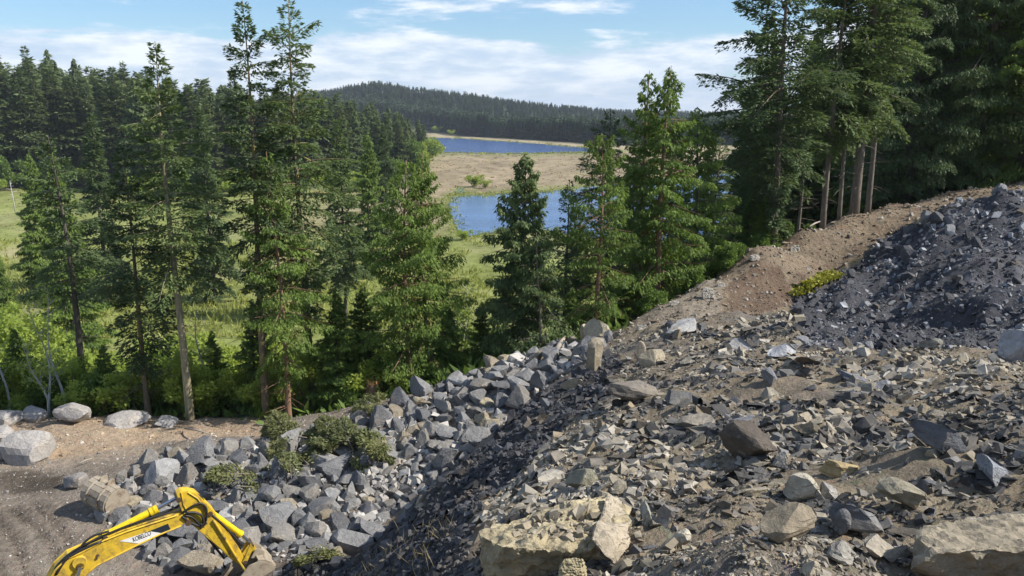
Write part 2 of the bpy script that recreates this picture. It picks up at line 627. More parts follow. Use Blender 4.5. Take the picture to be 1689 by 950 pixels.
M['bark'] = bark_mat('fir_bark', (0.090, 0.072, 0.055), (0.26, 0.22, 0.17))
M['bark_pale'] = bark_mat('lichened_bark', (0.17, 0.145, 0.09), (0.42, 0.37, 0.23))
M['bark_lichen'] = bark_mat('yellow_lichen_bark', (0.095, 0.075, 0.05), (0.25, 0.20, 0.13), (0.36, 0.30, 0.06))
M['bark_red'] = bark_mat('cedar_bark', (0.13, 0.075, 0.045), (0.32, 0.20, 0.13))
M['bark_grey'] = bark_mat('alder_bark', (0.30, 0.28, 0.25), (0.58, 0.56, 0.52))
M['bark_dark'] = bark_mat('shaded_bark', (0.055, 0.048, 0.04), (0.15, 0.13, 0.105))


def rock_mat(name, src, strata=False, bumpk=1.0):
    m = Mat(name)
    c = m.attr('tint', 'OBJECT' if src == 'object' else 'GEOMETRY')
    p = m.objc() if src == 'object' else m.pos()
    n = m.noise(p, 2.2, 7, 0.68)
    n2 = m.noise(p, 14, 5, 0.7)
    f = m.math('ADD', m.rng(n, 0.3, 0.7, 0.70, 1.22), m.rng(n2, 0.3, 0.7, -0.20, 0.20))
    cc = m.mulc(c, f)
    stain = m.rng(m.noise(p, 1.1, 4, 0.6), 0.56, 0.70, 0, 0.55)
    cc = m.mix(stain, cc, m.mix(0.5, c, (0.34, 0.25, 0.13)))
    pale = m.rng(m.noise(p, 3.4, 6, 0.75), 0.62, 0.70, 0, 0.5)
    cc = m.mix(pale, cc, (0.50, 0.49, 0.47))
    h = m.math('ADD', n, m.math('MULTIPLY', n2, 0.35))
    pw = m.N('ShaderNodeVectorMath', operation='ADD')
    m.put(pw.inputs[0], p)
    m.put(pw.inputs[1], m.mulc(m.noise(p, 2.6, 4, 0.6, color=True), 0.55))
    cr = m.rng(m.voro(pw.outputs[0], 2.3, 'Distance', 'DISTANCE_TO_EDGE'), 0.0, 0.022)
    gate = m.rng(m.noise(p, 1.7, 3), 0.50, 0.62)
    cr = m.math('MAXIMUM', cr, m.math('SUBTRACT', 1.0, gate))
    cc = m.mulc(cc, m.rng(cr, 0, 1, 0.74, 1.0))
    h = m.math('ADD', h, m.math('MULTIPLY', cr, 0.25))
    if strata:
        w = m.noise(m.scale_vec(p, (1.6, 2.6, 6.5)), 1.3, 8, 0.72, 0.6)
        h = m.math('ADD', h, m.math('MULTIPLY', w, 0.9))
        cc = m.mulc(cc, m.rng(w, 0.36, 0.62, 0.78, 1.10))
    m.bsdf(cc, 0.82, 0.3, m.bump(h, 0.10 * bumpk, 0.9))
    return m.m


M['rock'] = rock_mat('boulder_stone', 'object')
M['slab'] = rock_mat('shale_stone', 'object', True, 0.6)
M['chips'] = rock_mat('shale_chips', 'geo', False, 0.15)


def ground_mat():
    m = Mat('quarry_ground')
    c = m.attr('tint')
    p = m.pos()
    n1 = m.noise(p, 0.55, 6, 0.65)
    n2 = m.noise(p, 4.0, 7, 0.72)
    n3 = m.noise(p, 22, 4, 0.7)
    f = m.math('ADD', m.rng(n1, 0.3, 0.7, 0.80, 1.18), m.rng(n2, 0.28, 0.72, -0.32, 0.32))
    f = m.math('ADD', f, m.rng(n3, 0.3, 0.7, -0.22, 0.22))
    cc = m.mulc(c, f)
    v = m.voro(p, 7.0, 'Color')
    cc = m.mix(m.rng(m.noise(p, 9, 2), 0.55, 0.62, 0, 0.35), cc, m.mix(0.5, m.mulc(c, 1.3), v, 'MULTIPLY'))
    h = m.math('ADD', m.math('MULTIPLY', n2, 1.0), m.math('MULTIPLY', n3, 0.3))
    h = m.math('ADD', h, m.math('MULTIPLY', m.voro(p, 5.0), 0.35))
    m.bsdf(cc, 0.95, 0.15, m.bump(h, 0.16, 0.9))
    return m.m


M['ground'] = ground_mat()


def valley_mat():
    m = Mat('marsh_meadow')
    c = m.attr('tint')
    p = m.pos()
    n1 = m.noise(m.scale_vec(p, (1, 0.45, 1)), 0.045, 6, 0.62)
    n2 = m.noise(p, 0.5, 6, 0.7)
    n3 = m.noise(m.scale_vec(p, (1, 0.5, 1)), 0.16, 5, 0.7)
    f = m.math('ADD', m.rng(n1, 0.3, 0.7, 0.70, 1.25), m.rng(n2, 0.3, 0.7, -0.25, 0.25))
    f = m.math('ADD', f, m.rng(n3, 0.35, 0.65, -0.2, 0.2))
    cc = m.mulc(c, f)
    cc = m.mix(m.rng(n3, 0.52, 0.68, 0, 0.45), cc, m.mulc((0.24, 0.20, 0.12), f))
    m.bsdf(cc, 0.95, 0.1, m.bump(n2, 0.5, 0.7))
    return m.m


M['valley'] = valley_mat()


def water_mat(name, base, rough, scale, bump):
    m = Mat(name)
    p = m.pos()
    n = m.noise(m.scale_vec(p, (0.55, 1.0, 1)), scale, 4, 0.65)
    dr = m.rng(m.noise(m.scale_vec(p, (0.25, 1.0, 1)), 0.06, 4, 0.6), 0.3, 0.7, 0.65, 1.45)
    p1 = m.bsdf(m.mulc(base, dr), rough, 0.5, m.bump(n, bump, 1.0))
    p1.inputs['IOR'].default_value = 1.333
    return m.m


M['lake'] = water_mat('lake_water', (0.010, 0.046, 0.170), 0.16, 0.45, 0.9)
M['pond'] = water_mat('pond_water', (0.042, 0.110, 0.260), 0.12, 0.7, 0.16)


def plain(name, c, rough=0.5, spec=0.5, metal=0.0, wear=None, wscale=3.0, wlo=0.55, whi=0.68, bump=0.0):
    m = Mat(name)
    cc = c
    p = m.objc()
    n = m.noise(p, wscale, 7, 0.7)
    if wear:
        cc = m.mix(m.rng(n, wlo, whi), c, wear)
    cc = m.mulc(cc, m.rng(m.noise(p, wscale * 3, 4), 0.3, 0.7, 0.86, 1.1))
    m.bsdf(cc, m.rng(n, 0.3, 0.7, rough * 0.8, min(1, rough * 1.3)), spec, m.bump(n, bump, 0.5) if bump else None, metal)
    return m.m


M['yellow'] = plain('yellow_machine_paint', (0.68, 0.45, 0.035), 0.48, 0.5, 0, (0.19, 0.125, 0.055), 3.8, 0.48, 0.70)
M['yellow_dirty'] = plain('dirty_yellow_paint', (0.60, 0.41, 0.03), 0.55, 0.4, 0, (0.14, 0.10, 0.05), 3.2, 0.46, 0.62)
M['yellow_new'] = plain('bright_yellow_paint', (0.80, 0.57, 0.012), 0.38, 0.5, 0, (0.30, 0.20, 0.06), 4.5, 0.58, 0.70)
M['chrome'] = plain('polished_rod', (0.42, 0.46, 0.55), 0.22, 0.5, 0.9)
M['hose'] = plain('black_rubber', (0.022, 0.021, 0.020), 0.5, 0.4)
M['steel'] = plain('muddy_bucket_steel', (0.34, 0.29, 0.22), 0.75, 0.3, 0.05, (0.17, 0.12, 0.08), 3.0, 0.50, 0.65, 0.01)
M['pin'] = plain('greasy_pin_steel', (0.13, 0.085, 0.05), 0.55, 0.4, 0.4)
M['white_vinyl'] = plain('white_decal', (0.78, 0.77, 0.74), 0.4)
M['blue_vinyl'] = plain('dark_blue_decal', (0.020, 0.028, 0.042), 0.35)
M['black_vinyl'] = plain('black_lettering', (0.012, 0.012, 0.012), 0.4)
M['glass_dark'] = plain('cab_glass', (0.02, 0.025, 0.03), 0.08, 0.6)
M['wood_cut'] = plain('fresh_cut_wood', (0.62, 0.33, 0.14), 0.8, 0.2, 0, (0.38, 0.18, 0.07), 4, 0.45, 0.6)
M['wood_grey'] = plain('weathered_wood', (0.36, 0.31, 0.25), 0.9, 0.2, 0, (0.2, 0.17, 0.13), 4)
M['moss'] = foliage_mat('yellow_moss', (0.16, 0.17, 0.025), (0.30, 0.30, 0.045), 0.2)
M['cabin'] = plain('cabin_wall', (0.66, 0.64, 0.60), 0.8)
M['cabin_roof'] = plain('cabin_roof', (0.20, 0.20, 0.21), 0.7)

# ------------------------------------------------------------------ ground sheet, split into named regions
def axis(segs, lo_far, hi_far, grow):
    v = []
    for a, b, s in segs:
        v += list(np.arange(a, b - 1e-6, s))
    v.append(segs[-1][1])
    s = segs[-1][2]
    while v[-1] < hi_far:
        s *= grow
        v.append(v[-1] + s)
    s = segs[0][2]
    lo = [segs[0][0]]
    while lo[-1] > lo_far:
        s *= grow
        lo.append(lo[-1] - s)
    return np.array(lo[:0:-1] + v)


gx = axis([(-28, -16, 0.4), (-16, -4, 0.17), (-4, 13, 0.12), (13, 30, 0.24)], -6000, 6000, 1.075)
gy = axis([(-3, 2.4, 0.3), (2.4, 10, 0.075), (10, 24, 0.12), (24, 40, 0.18), (40, 56, 0.35)], -400, 9000, 1.06)
GX, GY = np.meshgrid(gx, gy)
D0 = np.hypot(GX - 5, GY - 15)
w0 = 1 - sst(D0, 58, 95)
Z0 = far_height(GX, GY)
mm = w0 > 0
Z0[mm] = Z0[mm] * (1 - w0[mm]) + near_height(GX[mm], GY[mm]) * w0[mm]
REG = regions(GX, GY, Z0)
GZ = rough(GX, GY, Z0, REG)
GPX, GPY, GDEP = proj(GX, GY, GZ)

TINT = np.zeros(GX.shape + (4,))
TINT[..., 3] = 1
base_cols = [(0.215, 0.178, 0.140), (0.225, 0.185, 0.135), (0.060, 0.058, 0.058), (0.072, 0.072, 0.079), (0.225, 0.175, 0.122), (0.36, 0.275, 0.195), (0.075, 0.072, 0.042), (0.205, 0.230, 0.068)]
for i, c in enumerate(base_cols):
    TINT[REG == i, :3] = c


def blendcol(mask, c, amt=1.0):
    wgt = np.clip(mask, 0, 1)[..., None] * amt
    TINT[..., :3] = TINT[..., :3] * (1 - wgt) + np.array(c) * wgt


nz = fbm(GX * 0.5, GY * 0.5, 55, 5, 0.6)
nz2 = fbm(GX * 1.7, GY * 1.7, 61, 4, 0.6)
blendcol(np.where(REG == 1, sst(nz, 0.05, 0.4), 0), (0.27, 0.22, 0.15), 0.8)       # ochre patches on the mound
blendcol(np.where(REG == 1, sst(-nz, 0.1, 0.45), 0), (0.15, 0.14, 0.128), 0.7)
blendcol(np.where(REG == 3, sst(nz2, 0.1, 0.5), 0), (0.16, 0.16, 0.172), 0.6)
blendcol(np.where(REG == 0, sst(nz, 0.0, 0.4), 0), (0.28, 0.235, 0.19), 0.7)
blendcol(np.where(REG == 5, sst(nz2, 0.05, 0.4), 0), (0.42, 0.30, 0.19), 0.7)
blendcol(np.where(REG == 0, sst(GPY, 790, 750) * (GPX < 260), 0), (0.31, 0.25, 0.19), 0.8)
# two dark spots and the wheel ruts of the pit floor
for (qx, qy, ra, rb) in ((45, 795, 75, 22), (70, 800, 45, 18)):
    blendcol(np.where(REG == 0, sst(1.25 - np.hypot((GPX - qx) / ra, (GPY - qy) / rb) + 0.5 * nz2, 0.2, 0.7), 0), (0.085, 0.068, 0.052), 0.8)
for pth in ([(20, 842), (60, 868), (92, 905), (108, 950)], [(-10, 850), (25, 890), (45, 950)], [(60, 835), (85, 855), (106, 880), (120, 915)], [(-20, 900), (10, 960)]):
    pth = np.array(pth, float)
    dmin = np.full(GX.shape, 1e9)
    for a_, b_ in zip(pth[:-1], pth[1:]):
        ab = b_ - a_
        t_ = np.clip(((GPX - a_[0]) * ab[0] + (GPY - a_[1]) * ab[1]) / (ab @ ab), 0, 1)
        dmin = np.minimum(dmin, np.hypot(GPX - a_[0] - t_ * ab[0], GPY - a_[1] - t_ * ab[1]))
    wr_ = np.where((REG == 0) & (GY > 15), 1 - sst(dmin + 5 * nz2, 3, 11), 0)
    blendcol(wr_, (0.115, 0.092, 0.073), 0.75)
    GZ = GZ - 0.08 * wr_ + 0.04 * np.where((REG == 0) & (GY > 15), sst(dmin, 6, 12) * (1 - sst(dmin, 12, 20)), 0)
blendcol(np.where((REG == 4), sst(-nz2, 0.1, 0.4), 0), (0.15, 0.10, 0.07), 0.6)
blendcol(np.where(inpoly(GPX, GPY, [(1205, 515), (1200, 470), (1240, 440), (1290, 440), (1300, 470), (1305, 500), (1260, 515)]) & (REG == 4), 1, 0), (0.115, 0.078, 0.055), 0.8)
blendcol(np.where((REG == 4) & (GPX < 1190) & (GPX > 900), 1, 0), (0.265, 0.225, 0.175), 0.8)
# valley: dry sedge beyond the pond, greener brush this side, a beige strip by the far shore
blendcol(np.where(REG == 7, sst(GY, 165, 200) * (1 - sst(GY, 560, 575)) * sst(GX, -75, -30), 0), (0.285, 0.220, 0.150), 0.9)
vn = fbm(GX * 0.03, GY * 0.012, 71, 4, 0.6)
blendcol(np.where((REG == 7) & (GY > 150) & (GY < 560), sst(vn, 0.12, 0.35), 0), (0.24, 0.24, 0.11), 0.7)
blendcol(np.where((REG == 7) & (GY < 160), sst(-vn, 0.1, 0.4), 0), (0.30, 0.245, 0.155), 0.6)
blendcol(np.where((REG == 7) & (GY > 590) & (GY < 1060), 1, 0), (0.33, 0.27, 0.18), 0.9)
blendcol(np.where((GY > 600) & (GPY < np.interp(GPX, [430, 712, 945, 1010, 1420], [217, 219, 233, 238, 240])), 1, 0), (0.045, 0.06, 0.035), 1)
blendcol(np.where((REG == 7) & (GPX < 700) & (GY > 290), 1, 0), (0.06, 0.075, 0.04), 0.9)
def shore(poly, w):
    m = np.zeros(GX.shape)
    m2 = (GY > 140) & (GY < 900)
    cxy = np.array(poly, float).mean(0)
    for k_ in (1.0, 0.66, 0.33):
        for ox, oy in ((w, 0), (-w, 0), (0, w * 0.35), (0, -w * 0.35), (w * .7, w * .25), (-w * .7, w * .25), (w * .7, -w * .25), (-w * .7, -w * .25)):
            m[m2] = np.maximum(m[m2], inpoly(GPX[m2] + ox * k_, GPY[m2] + oy * k_, poly) * (1.25 - k_ * 0.6))
    return m


blendcol(shore(POND, 26) * (REG == 7), (0.155, 0.175, 0.060), 0.85)
blendcol(shore(LAKE, 14) * (REG == 7) * (GY < 600), (0.17, 0.19, 0.075), 0.7)
ny, nx = GX.shape
idx = np.arange(ny * nx).reshape(ny, nx)
Q = np.stack([idx[:-1, :-1], idx[:-1, 1:], idx[1:, 1:], idx[1:, :-1]], -1).reshape(-1, 4)
QR = REG[:-1, :-1].ravel()
ALLV = np.stack([GX, GY, GZ], -1).reshape(-1, 3)
ALLC = TINT.reshape(-1, 4)
for i, nm in enumerate(['pit_ground', 'mound_ground', 'slope_ground', 'gravel_pile_ground', 'dirt_track', 'sand_berm', 'forest_ground', 'valley_ground']):
    q = Q[QR == i]
    if not len(q):
        continue
    u, inv = np.unique(q.ravel(), return_inverse=True)
    me = mesh_np(nm, ALLV[u], inv.reshape(-1, 4), [M['valley' if i == 7 else 'ground']], {'tint': ('FLOAT_COLOR', 'POINT', ALLC[u])}, smooth=True)
    link(nm, me, kind='structure')


def water(name, poly, z, mat, seed, jit):
    rng = np.random.default_rng(seed)
    pts = []
    for i in range(len(poly)):
        a, b = np.array(poly[i], float), np.array(poly[(i + 1) % len(poly)], float)
        for t in np.linspace(0, 1, 7)[:-1]:
            p = a + (b - a) * t + (rng.random(2) - 0.5) * np.array(jit)
            d = ray(p[0], p[1])
            s = (EYE - z) / -d[2]
            pts.append((d[0] * s, d[1] * s, z))
    bm = bmesh.new()
    f = bm.faces.new([bm.verts.new(p) for p in pts])
    bmesh.ops.triangulate(bm, faces=[f])
    bmesh.ops.recalc_face_normals(bm, faces=bm.faces)
    if sum(f.normal.z for f in bm.faces) < 0:
        bmesh.ops.reverse_faces(bm, faces=bm.faces)
    link(name, bm_mesh(bm, name, [mat]), kind='structure')


water('lake_water', LAKE, 0.0, M['lake'], 1, (4, 0.4))
water('pond_water', POND, 0.0, M['pond'], 2, (3, 1.4))
water('pond_water.001', PUDDLE, 0.0, M['pond'], 3, (2, 1.0))

# ------------------------------------------------------------------ conifers
UP = np.array([0, 0, 1.0])


def nrmz(a):
    return a / np.maximum(np.linalg.norm(a, axis=-1, keepdims=True), 1e-9)


def kites(P, Dr, Wd, ln, wd):
    n = len(P)
    ln, wd = ln[:, None], wd[:, None]
    V = np.empty((n, 4, 3))
    V[:, 0] = P
    V[:, 1] = P + Dr * ln * 0.42 + Wd * wd * 0.5
    V[:, 2] = P + Dr * ln
    V[:, 3] = P + Dr * ln * 0.42 - Wd * wd * 0.5
    return V.reshape(-1, 3), np.arange(n * 4).reshape(n, 4)


def conifer(seed, H, prof, kind='fir', dens=1.0, ls=0.20, spacing=0.11, trunk_r=0.15, dead=0, wood=True, bend=0.25, tsides=8):
    """prof: list of (z, radius) of the crown, bottom to top; returns (crown mesh arrays, trunk Geo)"""
    rng = np.random.default_rng(seed)
    prof = np.array(sorted(prof))
    cb, ct = prof[0, 0], prof[-1, 0]
    cz = np.linspace(cb, ct, 60)
    rad = np.interp(cz, prof[:, 0], prof[:, 1])
    nb = max(8, int((ct - cb) / spacing))
    zb = np.sort(cb + (ct - cb) * (np.arange(nb) + rng.random(nb)) / nb)
    u = (zb - cb) / (ct - cb)
    a0 = rng.random() * 6.28
    az = np.arange(nb) * 2.39996 + rng.normal(0, 0.35, nb)
    L = np.interp(zb, cz, rad) * (0.38 + 0.78 * rng.random(nb)) * (1 + 0.16 * np.cos(az - a0))
    long = rng.random(nb) < 0.06
    L = np.minimum(np.where(long, L * 1.2, L), 1.08 * np.interp(zb, cz, rad)) + 0.06
    ph = rng.random(2) * 6.28

    def tx(z):
        q = np.clip(np.asarray(z, float) / H, 0, 1)
        return np.stack([bend * np.sin(q * 3.0 + ph[0]) * q, bend * np.sin(q * 2.3 + ph[1]) * q, np.asarray(z, float)], -1)

    hor = np.stack([np.cos(az), np.sin(az), 0 * az], -1)
    sid = np.stack([-np.sin(az), np.cos(az), 0 * az], -1)
    if kind == 'cedar':
        el = np.radians(np.interp(u, [0, 0.5, 1], [-8, 8, 50])) + rng.normal(0, 0.22, nb)
        drp = np.interp(u, [0, 1], [0.34, 0.10]) + 0.08 * rng.random(nb)
    else:
        el = np.radians(np.interp(u, [0, 0.4, 0.8, 1], [-14, 0, 24, 60])) + rng.normal(0, 0.24, nb)
        drp = np.interp(u, [0, 1], [0.26, -0.02]) + 0.10 * rng.random(nb)
    base = tx(zb)

    def axp(i, s):
        Ls = (L[i] * s)[:, None]
        return base[i] + hor[i] * Ls * np.cos(el[i])[:, None] + UP * (Ls[:, 0] * np.sin(el[i]) - drp[i] * L[i] * s ** 2 + (0.10 * L[i] * np.maximum(s - 0.6, 0) ** 2 * 6 if kind == 'cedar' else 0))[:, None]

    cnt = np.maximum(6, (dens * 165 * L ** 1.15).astype(int))
    I = np.repeat(np.arange(nb), cnt)
    n = len(I)
    s = 0.10 + 0.90 * rng.random(n) ** 0.72
    reach = 0.40 * L[I] * (1.02 - 0.85 * s) + 0.05
    d = reach * rng.random(n) ** 0.8
    sg = np.where(rng.random(n) < 0.5, -1, 1)[:, None]
    P = axp(I, s) + sid[I] * sg * d[:, None] + hor[I] * (d * 0.5)[:, None]
    if kind == 'cedar':
        P = P - UP * (d * 0.45 + 0.16 * rng.random(n) * np.sqrt(L[I]))[:, None]
        Dr = hor[I] * 0.45 + sid[I] * sg * 0.30 + UP * (-0.80) + rng.normal(0, 0.36, (n, 3))
        wr = 0.36
    else:
        hang = (rng.random(n) < 0.45) * rng.random(n) ** 1.5
        P = P - UP * (d * 0.16 + 0.05 * rng.random(n) + 0.22 * hang * np.sqrt(L[I]))[:, None]
        Dr = hor[I] * 0.75 + sid[I] * sg * (0.30 + 0.6 * (d / (reach + 1e-6)))[:, None] + UP * (np.sin(el[I]) * 0.5 - 0.16 - 0.5 * hang)[:, None] + rng.normal(0, 0.30, (n, 3))
        wr = 0.38
    Dr = nrmz(Dr)
    Wd = nrmz(np.cross(Dr, UP + rng.normal(0, 0.45, (n, 3))))
    ln = ls * (0.55 + 0.8 * rng.random(n)) * (1.05 - 0.35 * s)
    V, F = kites(P, Dr, Wd, ln, ln * wr * (0.8 + 0.5 * rng.random(n)))
    tone = np.clip(0.10 + 0.50 * rng.random(nb)[I] + 0.30 * rng.random(n) + 0.18 * (s - 0.5), 0, 1)
    g = Geo()
    zz = np.linspace(-0.6, H, 12)
    tp = tx(np.maximum(zz, 0))
    tp[:, 2] = zz
    flare = 1 + 0.18 * np.exp(-np.maximum(zz, 0) / 0.5)
    g.tube(tp, list(np.maximum(trunk_r * flare * (1 - np.clip(zz / H, 0, 1)) ** 0.8, 0.012)), tsides)
    if wood:
        big = np.argsort(-L)[:int(nb * 0.8)]
        for b in big:
            ii = np.array([b] * 4)
            pts = axp(ii, np.array([0, 0.33, 0.66, 0.95]))
            r = 0.010 + 0.011 * L[b]
            g.tube(pts, [r, r * 0.75, r * 0.5, r * 0.2], 3, False)
    for _ in range(dead):
        z = rng.uniform(min(0.9, cb * 0.3), max(cb * 1.15, 1.5))
        a, l = rng.random() * 6.28, rng.uniform(0.3, 1.5)
        p0 = tx(z)
        hd = np.array([math.cos(a), math.sin(a), 0])
        dz = rng.uniform(-0.45, 0.15)
        g.tube([p0, p0 + hd * l * 0.5 + UP * dz * l * 0.3, p0 + hd * l + UP * dz * l], [0.018, 0.012, 0.004], 3, False)
    return V, F, tone, g


def crown_mesh(V, F, tone, mat):
    return mesh_np('crown', V, F, [mat], {'tone': ('FLOAT', 'FACE', tone)})


def tree_from(name, label, cat, x, y, z, V, F, tone, g, fol, bark, group=None, extra_wood=None):
    t = thing(name, label, cat, (x, y, z), 0, group)
    link('trunk', g.mesh('trunk', [bark], smooth=True), t)
    link('crown', crown_mesh(V, F, tone, fol), t)
    return t


def hero(name, label, kind, pxb, pyb, Y, prof_px, fol, bark, tr, top=None, dens=1.0, ls=0.19, spacing=0.11, dead=0, group=None, cat='tree', bend=0.2):
    p = at(pxb, pyb, Y)
    x = p[0]
    z = gz(x, Y)
    dep = Y * cP - (p[2] - EYE) * sP
    # pixel rows -> heights on the vertical through the trunk foot
    def hz(py):
        return float(at(844.5, py, Y)[2]) - z
    prof = []
    for (py, hw) in prof_px:
        zz = hz(py)
        prof.append((zz, (1.24 if kind == 'cedar' else 1.15) * hw / FPX * (Y * cP - (zz + z - EYE) * sP)))
    H = max(q[0] for q in prof) + 0.05
    seed = abs(hash((pxb, pyb))) % 100000
    V, F, tone, g = conifer(seed, H, prof, kind, dens, ls, spacing, tr, dead, True, bend)
    return tree_from(name, label, cat, x, Y, z, V, F, tone, g, fol, bark, group)


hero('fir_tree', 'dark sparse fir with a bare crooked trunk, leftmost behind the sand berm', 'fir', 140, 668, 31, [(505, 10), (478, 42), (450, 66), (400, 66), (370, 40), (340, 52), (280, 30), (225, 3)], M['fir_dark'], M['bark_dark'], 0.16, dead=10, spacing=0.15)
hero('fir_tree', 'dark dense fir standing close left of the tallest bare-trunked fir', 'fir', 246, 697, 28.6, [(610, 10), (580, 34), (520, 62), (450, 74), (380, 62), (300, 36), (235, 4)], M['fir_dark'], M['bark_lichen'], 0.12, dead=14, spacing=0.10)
hero('fir_tree', 'large grey-green fir with pale bare lower trunk and broad drooping boughs', 'fir', 315, 700, 28, [(470, 6), (448, 40), (420, 78), (400, 78), (360, 74), (300, 72), (250, 62), (200, 48), (150, 30), (110, 15), (72, 3)], M['fir'], M['bark_pale'], 0.165, dead=8, spacing=0.095, dens=1.1)
hero('fir_tree', 'tall fir with thin open top and yellow lichen on its trunk', 'fir', 441, 700, 28.2, [(525, 12), (470, 34), (430, 50), (380, 60), (300, 66), (220, 62), (170, 42), (125, 30), (108, 54), (80, 30), (40, 20), (3, 3)], M['fir_dark'], M['bark_lichen'], 0.15, dead=16, spacing=0.11)
hero('cedar_tree', 'bright green young cedar between two tall firs behind the stone heap', 'cedar', 477, 702, 27.6, [(620, 12), (580, 40), (540, 60), (500, 58), (400, 48), (300, 24), (252, 3)], M['cedar'], M['bark_red'], 0.11, dead=18, spacing=0.11, dens=1.25, ls=0.15)
hero('fir_tree', 'tall fir with ragged see-through top and one long high limb', 'fir', 517, 692, 29.5, [(520, 22), (430, 50), (380, 66), (330, 96), (260, 80), (200, 50), (150, 48), (112, 22), (78, 58), (40, 24), (2, 3)], M['fir'], M['bark_lichen'], 0.16, dead=12, spacing=0.12)
hero('cedar_tree', 'wide yellow-green cedar, left one of the twin cedars above the boulders', 'cedar', 677, 642, 29, [(645, 26), (605, 62), (530, 90), (450, 82), (380, 66), (320, 42), (266, 4)], M['cedar'], M['bark_red'], 0.13, dead=22, spacing=0.085, dens=1.25, ls=0.15)
hero('cedar_tree', 'narrow yellow-green cedar, right one of the twin cedars above the boulders', 'cedar', 707, 634, 29.4, [(610, 30), (540, 52), (450, 54), (380, 42), (300, 26), (256, 4)], M['cedar'], M['bark_red'], 0.10, dead=22, spacing=0.1, dens=1.25, ls=0.15)
hero('cedar_tree', 'dark narrow conifer whose tip stands against the near pond', 'cedar', 858, 602, 30, [(600, 42), (560, 54), (500, 58), (420, 54), (350, 40), (300, 24), (256, 3)], M['fir'], M['bark_dark'], 0.13, dead=6, spacing=0.055, dens=1.25)
hero('hemlock_tree', 'thin hemlock with bare grey pole top and drooping side boughs', 'cedar', 891, 588, 28.5, [(580, 30), (555, 58), (510, 60), (440, 44), (400, 22), (385, 2)], M['fir'], M['bark'], 0.065, dead=16, spacing=0.16, dens=0.7)
hero('cedar_tree', 'cedar with straight red-brown trunk behind the top of the stone heap', 'cedar', 983, 550, 29, [(535, 24), (500, 42), (440, 52), (380, 60), (320, 54), (260, 36), (222, 3)], M['cedar'], M['bark_red'], 0.10, dead=26, spacing=0.105, dens=1.25, ls=0.15)
hero('cedar_tree', 'tall twin-topped cedar, slimmer left stem', 'cedar', 1057, 525, 34, [(490, 40), (400, 56), (300, 48), (220, 36), (160, 20), (118, 3)], M['cedar'], M['bark_red'], 0.16, dead=8, spacing=0.10)
hero('cedar_tree', 'tall twin-topped cedar, broader right stem', 'cedar', 1085, 515, 33, [(500, 44), (420, 60), (330, 60), (240, 42), (160, 26), (110, 3)], M['cedar'], M['bark_red'], 0.17, dead=8, spacing=0.09)
hero('cedar_tree', 'dark green cedar right of the twin-topped one, low on the slope', 'cedar', 1138, 492, 36, [(475, 42), (400, 56), (300, 48), (230, 30), (178, 3)], M['cedar'], M['bark_dark'], 0.14, dead=6, spacing=0.10)
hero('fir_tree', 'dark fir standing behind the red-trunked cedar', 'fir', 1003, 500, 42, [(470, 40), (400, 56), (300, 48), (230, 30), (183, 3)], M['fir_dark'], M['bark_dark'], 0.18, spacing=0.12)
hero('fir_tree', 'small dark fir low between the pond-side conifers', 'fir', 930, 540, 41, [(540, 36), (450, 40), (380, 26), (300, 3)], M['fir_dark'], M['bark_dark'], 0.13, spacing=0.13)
hero('fir_tree', 'thin green fir in the gap where water shows, by the dirt track', 'fir', 1172, 470, 46, [(455, 40), (380, 44), (300, 32), (225, 3)], M['fir'], M['bark_dark'], 0.15, spacing=0.14)
# right-hand group on the edge of the track
hero('fir_tree', 'huge dark fir with long black limbs spread against the sky', 'fir', 1275, 396, 37, [(372, 24), (330, 30), (290, 40), (262, 84), (200, 118), (150, 112), (100, 96), (50, 80), (0, 62), (-60, 40), (-130, 4)], M['fir_dark'], M['bark'], 0.21, dead=14, spacing=0.115, dens=0.85, ls=0.24)
hero('fir_tree', 'thin leaning half-dead fir at the track edge', 'fir', 1316, 382, 38.5, [(330, 12), (290, 26), (240, 34), (200, 20), (150, 4)], M['fir'], M['bark'], 0.085, dead=16, spacing=0.22, dens=0.6)
hero('fir_tree', 'grey-trunked fir, left of the three trunks in a row on the track edge', 'fir', 1357, 372, 39.5, [(255, 10), (215, 40), (150, 72), (60, 74), (-40, 60), (-140, 40), (-240, 4)], M['fir'], M['bark'], 0.155, dead=14, spacing=0.15, dens=0.8, ls=0.24)
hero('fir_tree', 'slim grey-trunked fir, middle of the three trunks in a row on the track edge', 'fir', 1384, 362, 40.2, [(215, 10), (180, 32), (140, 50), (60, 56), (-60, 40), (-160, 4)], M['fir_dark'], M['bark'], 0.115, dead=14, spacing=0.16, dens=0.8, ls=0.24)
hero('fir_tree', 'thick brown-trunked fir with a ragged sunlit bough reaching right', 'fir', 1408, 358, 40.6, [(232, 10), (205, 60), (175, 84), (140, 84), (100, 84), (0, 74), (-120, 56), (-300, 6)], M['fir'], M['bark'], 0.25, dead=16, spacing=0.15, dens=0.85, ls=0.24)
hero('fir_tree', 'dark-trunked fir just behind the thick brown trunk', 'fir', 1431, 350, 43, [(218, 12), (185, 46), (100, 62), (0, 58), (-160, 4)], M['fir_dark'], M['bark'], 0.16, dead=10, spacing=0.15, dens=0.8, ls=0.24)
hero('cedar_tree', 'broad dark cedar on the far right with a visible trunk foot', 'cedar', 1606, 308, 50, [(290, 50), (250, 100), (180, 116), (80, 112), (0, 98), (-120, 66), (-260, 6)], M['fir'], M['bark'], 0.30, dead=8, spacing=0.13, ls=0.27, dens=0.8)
hero('cedar_tree', 'dark cedar with low skirts beside the thick brown trunk', 'cedar', 1492, 340, 49, [(325, 70), (260, 92), (160, 96), (60, 88), (-60, 60), (-200, 5)], M['fir_dark'], M['bark_dark'], 0.3, spacing=0.13, ls=0.27, dens=0.8)
